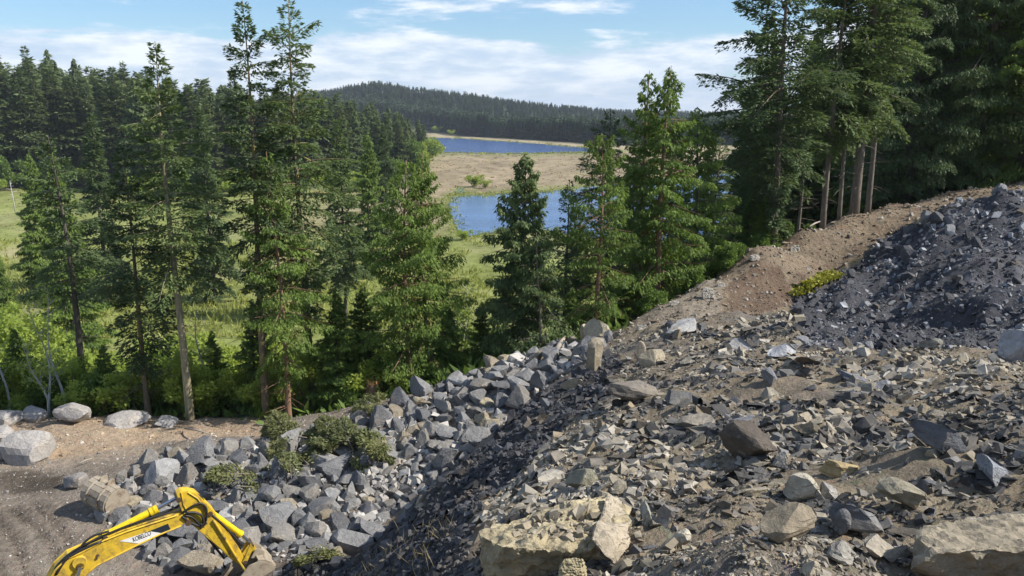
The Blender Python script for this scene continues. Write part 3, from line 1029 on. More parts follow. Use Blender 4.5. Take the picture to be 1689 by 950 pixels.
hero('cedar_tree', 'dark cedar left of the visible trunk foot on the far right', 'cedar', 1550, 322, 54, [(310, 60), (240, 96), (140, 100), (40, 90), (-80, 60), (-220, 5)], M['fir_dark'], M['bark_dark'], 0.3, spacing=0.13, ls=0.27, dens=0.8)
hero('cedar_tree', 'bright sunlit cedar in the upper right corner', 'cedar', 1678, 305, 49, [(285, 66), (220, 100), (120, 106), (20, 94), (-100, 60), (-240, 5)], M['cedar'], M['bark_dark'], 0.3, spacing=0.125, ls=0.27, dens=0.85)

def near_word(px, py, marks):
    return min(marks, key=lambda m: (m[0] - px) ** 2 + (m[1] - py) ** 2)[2]


# tree stock shared by copies
def stock(seed, kind, H, R, fol, bark, dens, ls, spacing, tr, cbf=0.08, wood=True, tsides=6):
    prof = [(H * cbf, R * 0.75), (H * (cbf + 0.10), R), (H * 0.4, R * 0.86), (H * 0.65, R * 0.56), (H * 0.85, R * 0.27), (H, R * 0.03)]
    V, F, tone, g = conifer(seed, H, prof, kind, dens, ls, spacing, tr, 0, wood, 0.3, tsides)
    return crown_mesh(V, F, tone, fol), g.mesh('trunk', [bark], smooth=True)


STK_MID = [stock(11, 'fir', 22, 4.0, M['fir_dark'], M['bark_dark'], 0.45, 0.50, 0.15, 0.26), stock(12, 'cedar', 20, 3.8, M['cedar'], M['bark_dark'], 0.45, 0.50, 0.15, 0.26),
           stock(13, 'fir', 21, 3.4, M['fir'], M['bark_dark'], 0.45, 0.50, 0.15, 0.24, 0.2)]
STK_FAR = [stock(21 + i, 'fir' if i % 3 else 'cedar', 30, r, M['far'], M['bark_dark'], 0.12, 1.35, 0.22, 0.35, cbf, False, 5) for i, (r, cbf) in enumerate([(5.2, .06), (4.4, .10), (6.0, .05), (4.8, .15), (5.6, .08)])]


def put_tree(stk, name, label, x, y, z, h, H0, rz, group, wide=1.0):
    t = thing(name, label, 'tree', (x, y, z), rz, group)
    t.scale = (h / H0 * wide, h / H0 * wide, h / H0)
    link('trunk', stk[1], t)
    link('crown', stk[0], t)
    return t


rng = np.random.default_rng(5)
# forest behind the right-hand trunks
for i in range(46):
    Y = rng.uniform(56, 100)
    pxx = rng.uniform(1210, 1800) if i > 8 else rng.uniform(1440, 1750)
    p = at(pxx, 300, Y)
    h = rng.uniform(17, 27)
    put_tree(STK_MID[rng.integers(0, 3)], 'conifer', ('tall ' if h > 22 else 'shorter ') + near_word(pxx, 0, [(1230, 0, 'conifer deep in the right wood behind the huge dark fir'), (1330, 0, 'conifer deep in the right wood behind the half-dead fir'), (1400, 0, 'conifer deep in the right wood behind the row of trunks'), (1480, 0, 'conifer deep in the right wood right of the thick trunk'), (1560, 0, 'conifer deep in the right wood left of the visible trunk foot'), (1640, 0, 'conifer deep in the right wood above the visible trunk foot'), (1720, 0, 'conifer deep in the right wood at the picture corner')]), p[0], Y, gz(p[0], Y) - 0.2, h, 21, rng.random() * 6.28, 'conifers of the shaded wood on the right', rng.uniform(0.9, 1.2))
# lower slope trees between, behind the middle cedars
for pxx, Y, ptop in [(1105, 52, 215), (1160, 58, 240), (1240, 50, 250), (1040, 50, 250), (950, 48, 330)]:
    p = at(pxx, 400, Y)
    z = gz(p[0], Y) - 0.2
    h = at(pxx, ptop, Y)[2] - z
    put_tree(STK_MID[rng.integers(0, 3)], 'conifer', 'green conifer low on the slope between the cedars and the track', p[0], Y, z, h, 21, rng.random() * 6.28, 'conifers low on the lake slope', 0.95)
for pxx, Y, ptop, wd in [(104, 85, 232, 1.0), (170, 110, 205, 1.0), (348, 110, 195, 0.9), (565, 100, 195, 0.9), (608, 130, 205, 1.0), (640, 160, 215, 1.0), (-14, 70, 400, 1.0), (60, 120, 240, 1.0)]:
    p = at(pxx, 400, Y)
    z = gz(p[0], Y) - 0.2
    h = at(pxx, ptop, Y)[2] - z
    put_tree(STK_MID[rng.integers(0, 3)], 'conifer', 'conifer standing in the meadow ' + near_word(pxx, 0, [(-14, 0, 'at the left picture edge'), (60, 0, 'behind the broken brown snag line'), (104, 0, 'behind the crooked dark fir, pale one'), (170, 0, 'left of the dense dark fir'), (348, 0, 'right of the grey-green fir'), (565, 0, 'right of the ragged-topped fir'), (608, 0, 'left of the twin cedars, nearer one'), (640, 0, 'left of the twin cedars, farther one')]), p[0], Y, z, h, 21, rng.random() * 6.28, 'conifers part way down the slope on the left', wd)
# left-hand forest edge beyond the meadow
SKY_L = np.array([(-120, 118), (0, 112), (20, 92), (45, 112), (70, 84), (85, 104), (100, 86), (130, 110), (160, 102), (200, 108), (250, 112), (330, 128), (400, 136), (480, 140), (560, 150), (600, 160), (640, 172), (680, 182), (705, 196), (722, 212)], float)
BASE_L = np.array([(-120, 305), (0, 303), (100, 300), (200, 306), (300, 312), (400, 312), (500, 306), (560, 300), (620, 290), (660, 282), (700, 266), (720, 254)], float)
ntree = 0
for row in range(6):
    pxx = -110 + rng.uniform(0, 20)
    while pxx < 726 - row * 3:
        by = np.interp(pxx, BASE_L[:, 0], BASE_L[:, 1]) + rng.uniform(-5, 5)
        d = ray(pxx, by)
        Y = min((EYE - 1.0) / -d[2] * d[1], 600) + row * 20 + rng.uniform(0, 10)
        p = at(pxx, by, Y)
        z = gz(p[0], Y)
        sk = np.interp(pxx, SKY_L[:, 0], SKY_L[:, 1])
        ptop = sk + (rng.uniform(0, 20) if row > 2 else rng.uniform(6, 38))
        h = at(pxx, ptop, Y)[2] - z
        part = near_word(pxx, 0, [(0, 0, 'above the white snag'), (67, 0, 'behind the broken brown snag'), (140, 0, 'behind the crooked dark fir'), (215, 0, 'behind the dense dark fir'), (290, 0, 'behind the grey-green fir'), (350, 0, 'in the gap right of the grey-green fir'), (415, 0, 'behind the lichened fir'), (500, 0, 'behind the ragged-topped fir'), (560, 0, 'just right of the ragged-topped fir'), (620, 0, 'above the left twin cedar'), (690, 0, 'at the lake end')])
        put_tree(STK_FAR[rng.integers(0, 5)], 'conifer', f'{"tall" if h > 33 else "short"} conifer in the far wood {part}, ' + ('front row' if row == 0 else 'second row' if row == 1 else 'back rows'), p[0], Y, z - 0.3, h, 30, rng.random() * 6.28, 'conifers of the wood beyond the meadow', rng.uniform(1.05, 1.5))
        ntree += 1
        pxx += rng.uniform(20, 36)
# crowns standing above the left skyline
for pxx, ptop, Y in [(20, 90, 340), (69, 78, 345), (102, 80, 345), (145, 96, 340), (222, 104, 350), (395, 118, 330)]:
    p = at(pxx, 300, Y)
    z = gz(p[0], Y)
    put_tree(STK_FAR[rng.integers(0, 5)], 'conifer', 'spire-topped conifer rising above the left skyline', p[0], Y, z, at(pxx, ptop, Y)[2] - z, 30, rng.random() * 6.28, 'spire-topped conifers on the left skyline', 0.85)


# far wood on the hill and along the far shore: one mass
def hill_wood():
    rng = np.random.default_rng(77)
    Vs, Fs, Ts = [], [], []
    off = 0
    N = 5600
    px0 = rng.uniform(430, 1420, N)
    shore = np.interp(px0, [430, 712, 945, 1010, 1420], [217, 219, 233, 238, 240])
    y0 = np.minimum((EYE + 0.3) * FPX / (shore - 186), 1050)
    yy = np.where(rng.random(N) < 0.22, y0 + rng.uniform(0, 60, N), y0 + (1900 - y0) * rng.random(N) ** 0.9)
    xx = (px0 - 844.5) / FPX * yy / 0.985
    zz = ground(xx, yy)
    protos = []
    for j in range(6):
        nb = 28
        zb = (np.arange(nb) + rng.random(nb)) / nb
        az = np.arange(nb) * 2.4 + rng.normal(0, 0.4, nb)
        L = 0.27 * (1 - zb) ** 0.62 * (0.7 + 0.5 * rng.random(nb)) + 0.035
        hor = np.stack([np.cos(az), np.sin(az), 0 * az], -1)
        P = np.stack([0 * zb, 0 * zb, zb * 0.93 + 0.06], -1)
        Dr = nrmz(hor + UP * np.interp(zb, [0, 0.8, 1], [-0.35, 0.1, 1.2])[:, None])
        Wd = nrmz(np.cross(Dr, UP))
        V, F = kites(P, Dr, Wd, L, L * 1.2)
        ang = np.arange(4) * math.pi / 4
        P2 = np.tile([0, 0, 0.04], (4, 1)).astype(float)
        V2, _ = kites(P2, np.tile(UP, (4, 1)), np.stack([np.cos(ang), np.sin(ang), 0 * ang], -1), np.full(4, 0.97), np.full(4, 0.23))
        protos.append((np.concatenate([V, V2]), np.r_[rng.random(nb), np.full(4, 0.3)]))
    for i in range(N):
        V, tn = protos[i % 6]
        h = rng.uniform(17, 22) if yy[i] > y0[i] + 60 else rng.uniform(19, 29)
        if y0[i] < 900:
            h *= 0.85
        a = rng.random() * 6.28
        ca, sa = math.cos(a), math.sin(a)
        w = h * rng.uniform(1.0, 1.6)
        Vs.append(np.stack([(V[:, 0] * ca - V[:, 1] * sa) * w + xx[i], (V[:, 0] * sa + V[:, 1] * ca) * w + yy[i], V[:, 2] * h + zz[i] - 1], -1))
        Ts.append(np.clip(0.5 * tn + 0.5 * rng.random(), 0, 1))
    V = np.concatenate(Vs)
    link('hill_wood', mesh_np('hill_wood', V, np.arange(len(V)).reshape(-1, 4), [M['hill']], {'tone': ('FLOAT', 'FACE', np.concatenate(Ts))}), kind='stuff')


hill_wood()

# two cabins on the hill
for (pxx, pyy, Y, wd, lab) in [(641, 156, 1380, 20, 'long white house high on the wooded hill, left one'), (695, 155, 1400, 11, 'small pale house high on the wooded hill, right one')]:
    p = at(pxx, pyy, Y)
    t = thing('house', lab, 'house', p, 0.1)
    g = Geo()
    g.box((0, 0, -4), (wd, 9, 12))
    link('wall', g.mesh('wall', [M['cabin']]), t)
    g = Geo()
    g.prism([(-wd / 2 - 1, -5.5, 2), (-wd / 2 - 1, 5.5, 2), (-wd / 2 - 1, 0, 4.6)], (0, 0, 0), (wd + 2, 0, 0))
    link('roof', g.mesh('roof', [M['cabin_roof']]), t)
    gw = Geo()
    gw.box((0, 0, 0), (2.2, 0.2, 1.6))
    wm = gw.mesh('window', [M['glass_dark']])
    for k in range(3):
        link('window', wm, t, (-wd / 3 + k * wd / 3, -4.55, 0))

# ------------------------------------------------------------------ rocks
def sines(rng, k=7, f=3.0):
    Kv = rng.normal(0, f, (k, 3))
    ph = rng.random(k) * 6.28
    am = 1.0 / (1 + np.linalg.norm(Kv, axis=1))
    return lambda V: (np.sin(V @ Kv.T + ph) * am).sum(1)


_ico = {}


def ico(sub):
    if sub not in _ico:
        bm = bmesh.new()
        bmesh.ops.create_icosphere(bm, subdivisions=sub, radius=1)
        bm.verts.index_update()
        V = np.array([v.co for v in bm.verts])
        F = np.array([[v.index for v in f.verts] for f in bm.faces])
        bm.free()
        _ico[sub] = (V, F)
    return _ico[sub]


def rock_mesh(seed, dims, cuts=14, sub=3, lay=0.0, rough_=0.05, lo=0.45, hi=0.92, mat='rock'):
    rng = np.random.default_rng(seed)
    V, F = ico(sub)
    V = V * 1.15
    for i in range(cuts):
        nn = nrmz(rng.normal(0, 1, 3))
        d = rng.uniform(lo, hi)
        e = V @ nn - d
        V = V - np.maximum(e, 0)[:, None] * nn
    V = V * (1 + rough_ * sines(rng, 10, 4.0)(V) + rough_ * 0.6 * sines(rng, 12, 11.0)(V))[:, None]
    if lay:
        nl = rng.uniform(5, 9)
        layer = np.floor(V[:, 2] * nl + 0.6 * sines(rng, 4, 1.5)(V))
        hsh = (np.sin(layer * 12.9898 + seed) * 43758.5453) % 1.0
        V[:, :2] *= (1 + lay * (hsh - 0.6))[:, None]
    V = V / np.abs(V).max(0)
    return mesh_np('rock', V * np.array(dims), F, [M[mat]])


BOULD = [rock_mesh(100 + i, d, c, 3, 0, 0.045) for i, (d, c) in enumerate([((1, .8, .7), 13), ((1, .72, .62), 16), ((.9, .9, .8), 12), ((1, .6, .75), 14), ((1, .85, .55), 18), ((.85, .7, .95), 12), ((1, .55, .55), 15), ((.95, .95, .6), 20), ((1, .78, .85), 11), ((1, .66, .5), 13)])]
SLABS = [rock_mesh(200 + i, d, c, 3, 0.22, 0.04, 0.35, 0.85, 'slab') for i, (d, c) in enumerate([((1, .7, .24), 12), ((1, .55, .32), 12), ((1, .8, .18), 14), ((1, .6, .42), 10), ((1, .45, .25), 10), ((.9, .85, .3), 12), ((1, .7, .5), 12), ((1, .4, .35), 11)])]

GREYS = [(0.215, 0.212, 0.210), (0.18, 0.178, 0.18), (0.25, 0.243, 0.232), (0.145, 0.144, 0.148), (0.23, 0.214, 0.192), (0.29, 0.284, 0.275)]
TANS = [(0.34, 0.29, 0.21), (0.38, 0.325, 0.225), (0.30, 0.255, 0.19)]
SHALE = [(0.125, 0.122, 0.12), (0.17, 0.163, 0.153), (0.26, 0.228, 0.175), (0.31, 0.265, 0.185), (0.085, 0.085, 0.09), (0.21, 0.19, 0.16), (0.20, 0.204, 0.22), (0.38, 0.335, 0.255), (0.15, 0.128, 0.10)]


def tint_word(c):
    l = sum(c) / 3
    if c[0] - c[2] > 0.06:
        return 'tan' if l > 0.25 else 'brown'
    return 'pale grey' if l > 0.27 else 'dark grey' if l < 0.2 else 'grey'


def slope_rot(x, y, yaw, tilt, rng):
    """orientation that lies on the slope, turned by yaw and tipped a little"""
    e = 0.3
    zx = (gz(x + e, y) - gz(x - e, y)) / (2 * e)
    zy = (gz(x, y + e) - gz(x, y - e)) / (2 * e)
    n = Vector((-zx, -zy, 1)).normalized()
    q = Vector((0, 0, 1)).rotation_difference(n) @ Quaternion((0, 0, 1), yaw) @ Quaternion((math.cos(yaw * 3), math.sin(yaw * 3), 0), rng.normal(0, tilt))
    return q


# --- named rocks drawn in from the photo: convex hull of points, broken up and roughened
def hull_rock(name, label, pts, tint, seed, amp=0.03, cuts=7, mat='slab', cat='rock', group=None, freq=9.0, chips=0):
    W_ = np.array([at(*p) for p in pts])
    c = W_.mean(0)
    bm = bmesh.new()
    for p in W_ - c:
        bm.verts.new(p)
    r = bmesh.ops.convex_hull(bm, input=bm.verts)
    bmesh.ops.delete(bm, geom=[v for v in bm.verts if not v.link_faces], context='VERTS')
    for _ in range(cuts):
        lim = np.mean([e.calc_length() for e in bm.edges])
        big = [e for e in bm.edges if e.calc_length() > lim * 0.9]
        if len(bm.faces) > (7000 if amp < 0.025 else 500):
            break
        bmesh.ops.subdivide_edges(bm, edges=big, cuts=1)
        bmesh.ops.triangulate(bm, faces=bm.faces)
    V = np.array([v.co for v in bm.verts])
    rng = np.random.default_rng(seed)
    size = np.ptp(V, axis=0).max()
    f = 0
    for nf_, fr_, wt_ in ((12, 0.9, 0.45), (16, 2.2, 0.45), (20, 5.0, 0.40), (20, 10.0, 0.26)):
        o_ = sines(rng, nf_, freq * fr_ / size)(V * np.array([1, 1, 1.8]))
        f = f + wt_ * o_ / max(o_.std(), 1e-6)
    bm.normal_update()
    nr = np.array([v.normal for v in bm.verts])
    stepf = np.floor(f * 1.8) / 1.8
    V = V + nr * (amp * size * (0.5 * f + 0.5 * stepf))[:, None]
    for v, p in zip(bm.verts, V):
        v.co = p
    o = link(name, bm_mesh(bm, name, [M[mat]]), None, c, label=label, category=cat if label else None, group=group)
    o['tint'] = tint
    return o


def blk(px, py, w, h, Y, tall=0.5, dep=0.7, skew=0.0, lean=0.0, seed=0):
    """twelve jittered corners of a block seen as w x h photo pixels around (px, py)"""
    rng = np.random.default_rng(seed + int(px * 7 + py))
    dm = w / FPX * Y * dep
    pts = []
    for sx, sy, yy in [(-.5, .35, 0), (.5, .45, 0.1), (-.42, -.3, .25), (.38, -.42, .3), (-.35, .5, -.15), (.30, .52, -.12), (-.3, -.5, .6), (.33, -.46, .75), (.5, .1, .8), (-.5, 0, .8), (0, .55, .1), (.05, -.52, .4)]:
        pts.append((px + w * (sx + skew * -sy) * rng.uniform(.88, 1.08), py + h * sy * rng.uniform(.88, 1.08), Y + dm * (yy + lean * -sy) + rng.uniform(-.05, .05) * dm))
    return pts


hull_rock('boulder', 'big cream yellow rock with flat top and upright pink-cream wedge at its right end',
          [(793, 884, 5.5), (812, 868, 5.9), (868, 850, 6.3), (960, 838, 6.6), (985, 822, 6.4), (1004, 812, 6.2), (1022, 828, 6.1), (1038, 858, 5.75), (1030, 905, 5.45), (1000, 922, 5.3), (960, 905, 5.25), (830, 902, 5.12), (800, 950, 5.45), (815, 1000, 5.5), (1000, 985, 5.5), (990, 950, 5.4), (1035, 930, 5.6)],
          (0.40, 0.335, 0.21), 3, 0.020)
_cream = bpy.data.objects['boulder']
hull_rock('wedge', None, [(1003, 811, 6.05), (1024, 828, 5.95), (1040, 860, 5.65), (1036, 905, 5.3), (1012, 928, 5.12), (998, 915, 5.1), (976, 890, 5.2), (990, 850, 5.6), (1015, 900, 5.9), (1008, 830, 6.3)], (0.42, 0.355, 0.26), 13, 0.014)
_wd = [o for o in col.objects if o.name.startswith('wedge')][0]
_loc = _wd.location.copy()
_wd.parent = _cream
_wd.location = _loc - _cream.location
for k_ in ('label', 'category', 'group'):
    if k_ in _wd.keys():
        del _wd[k_]
hull_rock('boulder', 'small rounded yellow rock at the foot of the big cream rock', blk(945, 938, 48, 34, 4.95), (0.44, 0.37, 0.22), 4, 0.0249)
hull_rock('boulder', 'huge layered tan slab cut by the bottom right corner, front face in shade',
          [(1500, 940, 4.25), (1512, 890, 4.45), (1532, 864, 4.7), (1600, 856, 4.95), (1700, 846, 5.2), (1790, 850, 5.3), (1830, 900, 4.6), (1700, 905, 4.25), (1600, 903, 4.2), (1548, 912, 4.15), (1530, 985, 4.65), (1560, 1030, 4.8), (1720, 1030, 4.8), (1830, 1000, 5.0), (1750, 960, 5.0)],
          (0.29, 0.245, 0.175), 5, 0.014)
ROCKQ = []
MARK = [('dark brown rounded boulder in the middle of the rubble', 1248, 732, 112, 66, 9.2, (0.115, 0.095, 0.075)),
        ('upright tan slab standing at the top of the stone heap', 984, 584, 34, 58, 22.5, (0.31, 0.26, 0.185)),
        ('broken tan block beside the upright slab, split in two', 1075, 586, 44, 40, 20.5, (0.34, 0.29, 0.205)),
        ('narrow tan block leaning against the split tan block', 1052, 580, 24, 42, 20.8, (0.29, 0.245, 0.18)),
        ('pale grey fractured boulder on the skyline of the mound', 1128, 540, 66, 30, 23, (0.33, 0.322, 0.31)),
        ('rounded olive grey boulder on the crest before the dark gravel pile', 1534, 569, 46, 24, 17.3, (0.20, 0.195, 0.165)),
        ('large grey boulder at the right edge below the dark gravel pile', 1684, 570, 60, 56, 15, (0.33, 0.33, 0.335)),
        ('black jagged slab pair with a pale back, right of middle in the rubble', 1565, 725, 100, 52, 9.0, (0.15, 0.155, 0.165)),
        ('smooth blue-grey slab tilted up right of the jagged black slabs', 1637, 772, 56, 48, 7.6, (0.25, 0.26, 0.28)),
        ('olive tan block with a dark shaded front, above the corner slab', 1500, 822, 90, 54, 6.3, (0.34, 0.30, 0.215)),
        ('dark slab tented over shadow left of the olive tan block', 1418, 856, 94, 52, 5.75, (0.19, 0.185, 0.18)),
        ('cream block with a shadowed notch', 1320, 806, 60, 50, 6.9, (0.46, 0.415, 0.32)),
        ('grey triangular block leaning on the cream block', 1366, 808, 38, 42, 6.85, (0.30, 0.28, 0.25)),
        ('long brown rock lying below the cream block', 1312, 866, 112, 50, 5.6, (0.275, 0.225, 0.155)),
        ('upright grey-green stone right of the big cream rock', 1067, 844, 26, 46, 6.1, (0.33, 0.32, 0.26)),
        ('brown-grey wedge right of the upright grey-green stone', 1108, 848, 48, 38, 6.2, (0.215, 0.19, 0.165)),
        ('small cream wedge below the brown-grey wedge', 1122, 886, 36, 34, 5.4, (0.44, 0.40, 0.315)),
        ('square dark olive block with a cream cap, above the big cream rock', 962, 788, 56, 44, 8.4, (0.24, 0.225, 0.165)),
        ('flat tan slab jutting out of the flank above the big cream rock', 905, 790, 90, 22, 9.0, (0.36, 0.33, 0.275)),
        ('overhanging dark slab at the head of the shadowed flank', 1045, 640, 96, 40, 17.5, (0.20, 0.175, 0.145)),
        ('tan wedge on the edge of the shadowed flank', 945, 630, 40, 26, 21.2, (0.40, 0.34, 0.24)),
        ('black flat slab left of the rubble middle', 1118, 655, 60, 24, 14.5, (0.12, 0.115, 0.11)),
        ('wide brown slab left of the dark brown boulder', 1142, 700, 76, 26, 10.7, (0.27, 0.235, 0.185)),
        ('dark slab below the pale streak on the mound', 1276, 622, 40, 22, 15, (0.20, 0.20, 0.205)),
        ('black wedge with rusty back right of the dark brown boulder', 1330, 708, 46, 26, 9.9, (0.13, 0.11, 0.075)),
        ('grey block leaning on the dark brown boulder', 1292, 762, 36, 30, 8.4, (0.30, 0.285, 0.25)),
        ('upright black slab at the left end of the tented slab', 1392, 864, 34, 56, 5.7, (0.15, 0.145, 0.14)),
        ('broad tan rock in front of the tented slab', 1455, 905, 70, 34, 4.95, (0.38, 0.335, 0.265)),
        ('pale rock at the bottom edge left of the corner slab', 1395, 908, 70, 30, 4.85, (0.34, 0.315, 0.27)),
        ('tan wedge rising at the bottom edge below the long brown rock', 1342, 934, 36, 40, 4.6, (0.37, 0.32, 0.235)),
        ('grey flat slab with a dark gap beneath, upper right of the rubble', 1462, 635, 62, 24, 12.6, (0.27, 0.27, 0.275)),
        ('small blue-black lump on the right of the rubble', 1406, 648, 26, 22, 12.2, (0.13, 0.135, 0.15)),
        ('white quartz-streaked slab on top of the mound', 1290, 580, 46, 20, 18, (0.36, 0.36, 0.37)),
        ('white-streaked slab beside the quartz slab on the mound top', 1225, 570, 44, 20, 19, (0.33, 0.315, 0.30)),
        ('golden brown layered slab at the right of the rubble', 1385, 772, 60, 26, 7.7, (0.40, 0.31, 0.16))]
for i, (lab, px, py, w, h, Y, tint) in enumerate(MARK):
    ROCKQ.append(('rock', lab, px, py, w, h, tint, 40 + i, 'rock', 'slab' if w > 1.6 * h else 'rock', 8, 0.30, 0.70, 1.04, 0.12 if w > 1.6 * h else 0.05))
def cut_rock(name, label, px, py, w, h, tint, seed, cat, mat, cuts, lo, hi, grow=1.12, lay=0.0, dep=0.8, rough_=0.045):
    g0 = hit([px], [min(949, py + h * 0.45)])[0]
    k_ = (g0[1] * cP - (g0[2] - EYE) * sP) / FPX
    a, c = w * k_ / 2 * grow, h * k_ / 2 * grow * 1.08
    me = rock_mesh(seed, (a, max(a * dep, c * 0.7), c), cuts, 3, lay, rough_, lo, hi, mat)
    o = link(name, me, None, (g0[0], g0[1] + a * 0.35, g0[2] + c * (0.5 if cat == 'boulder' else 0.62)), label=label, category=cat)
    rr = np.random.default_rng(seed)
    o.rotation_euler = (rr.normal(0, .14), rr.normal(0.08, .16), rr.normal(0, .35))
    o['tint'] = tint
    return o


# boulders along the sand berm
for i, (lab, px, py, w, h) in enumerate([('grey-white boulder at the left edge of the berm line', 8, 691, 46, 26), ('low rounded boulder second from the left on the berm', 55, 686, 46, 20), ('long pale boulder on top of the sand berm', 116, 683, 76, 28),
                                         ('flat-topped slab boulder beside the lichened trunk', 206, 691, 70, 24), ('low grey slab sunk in the berm right of the lichened trunk', 274, 697, 36, 12),
                                         ('big cracked pale boulder on the pit floor at the left', 46, 738, 80, 50), ('boulder cut by the left edge above the dark hollow', -2, 716, 44, 30), ('angular boulder behind the big cracked one at left edge', 2, 742, 30, 34),
                                         ('low broken rock left of the stone heap', 125, 793, 40, 22)]):
    ROCKQ.append(('boulder', lab, px, py, w, h, (0.36, 0.335, 0.31) if i != 8 else (0.26, 0.24, 0.22), 90 + i, 'boulder', 'rock', 24, 0.62, 0.97, 1.15))
for q_ in ROCKQ:
    cut_rock(*q_)

# --- the stone heap
HEAP = [(165, 815), (220, 778), (275, 746), (340, 734), (430, 736), (475, 724), (545, 704), (640, 672), (720, 642), (800, 610), (880, 584), (960, 563), (1010, 556), (1000, 575), (960, 600), (900, 640), (860, 672), (800, 725), (745, 775), (705, 825), (640, 850), (600, 905), (520, 930), (440, 925), (330, 945), (250, 930), (235, 890), (150, 850)]
BARE = [(590, 770), (700, 760), (730, 800), (690, 850), (640, 870), (600, 830)]
rng = np.random.default_rng(99)
cand = []
pxs = rng.uniform(140, 1010, 14000)
pys = rng.uniform(545, 945, 14000)
ok = inpoly(pxs, pys, HEAP)
pxs, pys = pxs[ok], pys[ok]
HP = hit(pxs, pys, 12, 60)
placed = []
marks_h = [(330, 870, 'close to the yellow excavator arm'), (540, 735, 'around the cut evergreen boughs'), (200, 830, 'near the loose spare bucket'), (340, 725, 'on its left crest by the berm'), (690, 660, 'under the twin cedars'),
           (860, 590, 'below the bare hemlock pole'), (960, 575, 'at its high right end'), (720, 740, 'against the dark shale flank'), (500, 860, 'in its low middle'), (620, 870, 'at the edge of the pit gravel')]
order = np.argsort(-np.array([rng.random() for _ in HP]))
small_left = []
for pass_ in range(2):
    for j in order:
        p = HP[j]
        if not (16 < p[1] < 28.5):
            continue
        thin = inpoly(np.array([pxs[j]]), np.array([pys[j]]), BARE)[0]
        r = (rng.uniform(0.26, 0.46) if rng.random() < 0.70 else rng.uniform(0.46, 0.62)) if pass_ == 0 else rng.uniform(0.14, 0.26)
        if thin:
            r *= 0.45
        clear = (p[0] + 5.9) ** 2 + (p[1] - 17.0) ** 2 > (0.75 + r) ** 2 and all((p[0] - q[0]) ** 2 + (p[1] - q[1]) ** 2 > (0.63 * (r + q[3])) ** 2 for q in placed)
        if clear:
            placed.append((p[0], p[1], p[2], r, pxs[j], pys[j]))
        if len(placed) > (480 if pass_ == 0 else 1100):
            break
placed.sort(key=lambda q: -q[3])
for j, q in enumerate(placed[:292]):
    tint = random.choice(GREYS if rng.random() < 0.86 else TANS)
    o = link('riprap_boulder', BOULD[rng.integers(0, len(BOULD))], None, (q[0], q[1], q[2] + q[3] * rng.uniform(0.05, 0.38)), None, q[3] * rng.uniform(0.9, 1.2))
    o.rotation_mode = 'QUATERNION'
    o.rotation_quaternion = Quaternion(nrmz(rng.normal(0, 1, 3)), rng.normal(0, 0.5)) @ Quaternion((0, 0, 1), rng.random() * 6.28)
    k = rng.uniform(0.85, 1.15)
    o['tint'] = tuple(c * k for c in tint)
    sz = 'large' if q[3] > 0.5 else 'middle-sized' if q[3] > 0.33 else 'small'
    o['label'] = f'{sz} {tint_word(tint)} boulder of the stone heap {near_word(q[4], q[5], marks_h)}'
    o['category'] = 'boulder'
    o['group'] = 'angular boulders of the stone heap'


# --- loose fragments: joined scatter
def flake_scatter(name, P, size, pal, seed, flat=(0.18, 0.55), tilt=0.35, sink=0.2, nlev=1):
    rng = np.random.default_rng(seed)
    n = len(P)
    cube = np.array([(x, y, z) for x in (-1, 1) for y in (-1, 1) for z in (-1, 1)], float)
    V = np.repeat(cube[None], n, 0) * rng.uniform(0.45, 1.0, (n, 8, 3))
    V[:, 1::2, :2] *= rng.uniform(0.45, 1.0, (n, 1, 1))
    V[..., :2] += V[..., 2:3] * rng.uniform(-.4, .4, (n, 1, 2))
    dims = np.stack([np.ones(n), rng.uniform(0.45, 0.95, n), rng.uniform(*flat, n)], -1) * size[:, None] * 0.62
    V *= dims[:, None]
    e = 0.25
    x, y = P[:, 0], P[:, 1]
    zx = (ground(x + e, y) - ground(x - e, y)) / (2 * e)
    zy = (ground(x, y + e) - ground(x, y - e)) / (2 * e)
    N = nrmz(np.stack([-zx, -zy, np.ones(n)], -1) + rng.normal(0, tilt, (n, 3)))
    a = rng.normal(0, 1, (n, 3))
    X = nrmz(a - N * (a * N).sum(-1, keepdims=True))
    Yv = np.cross(N, X)
    Wd = V[..., 0:1] * X[:, None] + V[..., 1:2] * Yv[:, None] + V[..., 2:3] * N[:, None]
    Wd += P[:, None] + N[:, None] * (dims[:, 2] * (0.5 - sink))[:, None, None]
    f0 = np.array([(0, 1, 3, 2), (4, 6, 7, 5), (0, 4, 5, 1), (2, 3, 7, 6), (1, 5, 7, 3)])
    F = (f0[None] + (np.arange(n) * 8)[:, None, None]).reshape(-1, 4)
    pal = np.array(pal)
    # colour follows slow patches plus chance, like real spoil
    pn = fbm(x * 0.8, y * 0.8, seed, 3) * 1.4 + 0.5 + rng.normal(0, 0.28, n)
    ci = np.clip((pn * len(pal)).astype(int), 0, len(pal) - 1)
    C = pal[ci] * rng.uniform(0.75, 1.25, (n, 1))
    C4 = np.concatenate([C, np.ones((n, 1))], 1)
    link(name, mesh_np(name, Wd.reshape(-1, 3), F, [M['chips']], {'tint': ('FLOAT_COLOR', 'FACE', np.repeat(C4, 5, 0))}), kind='stuff')


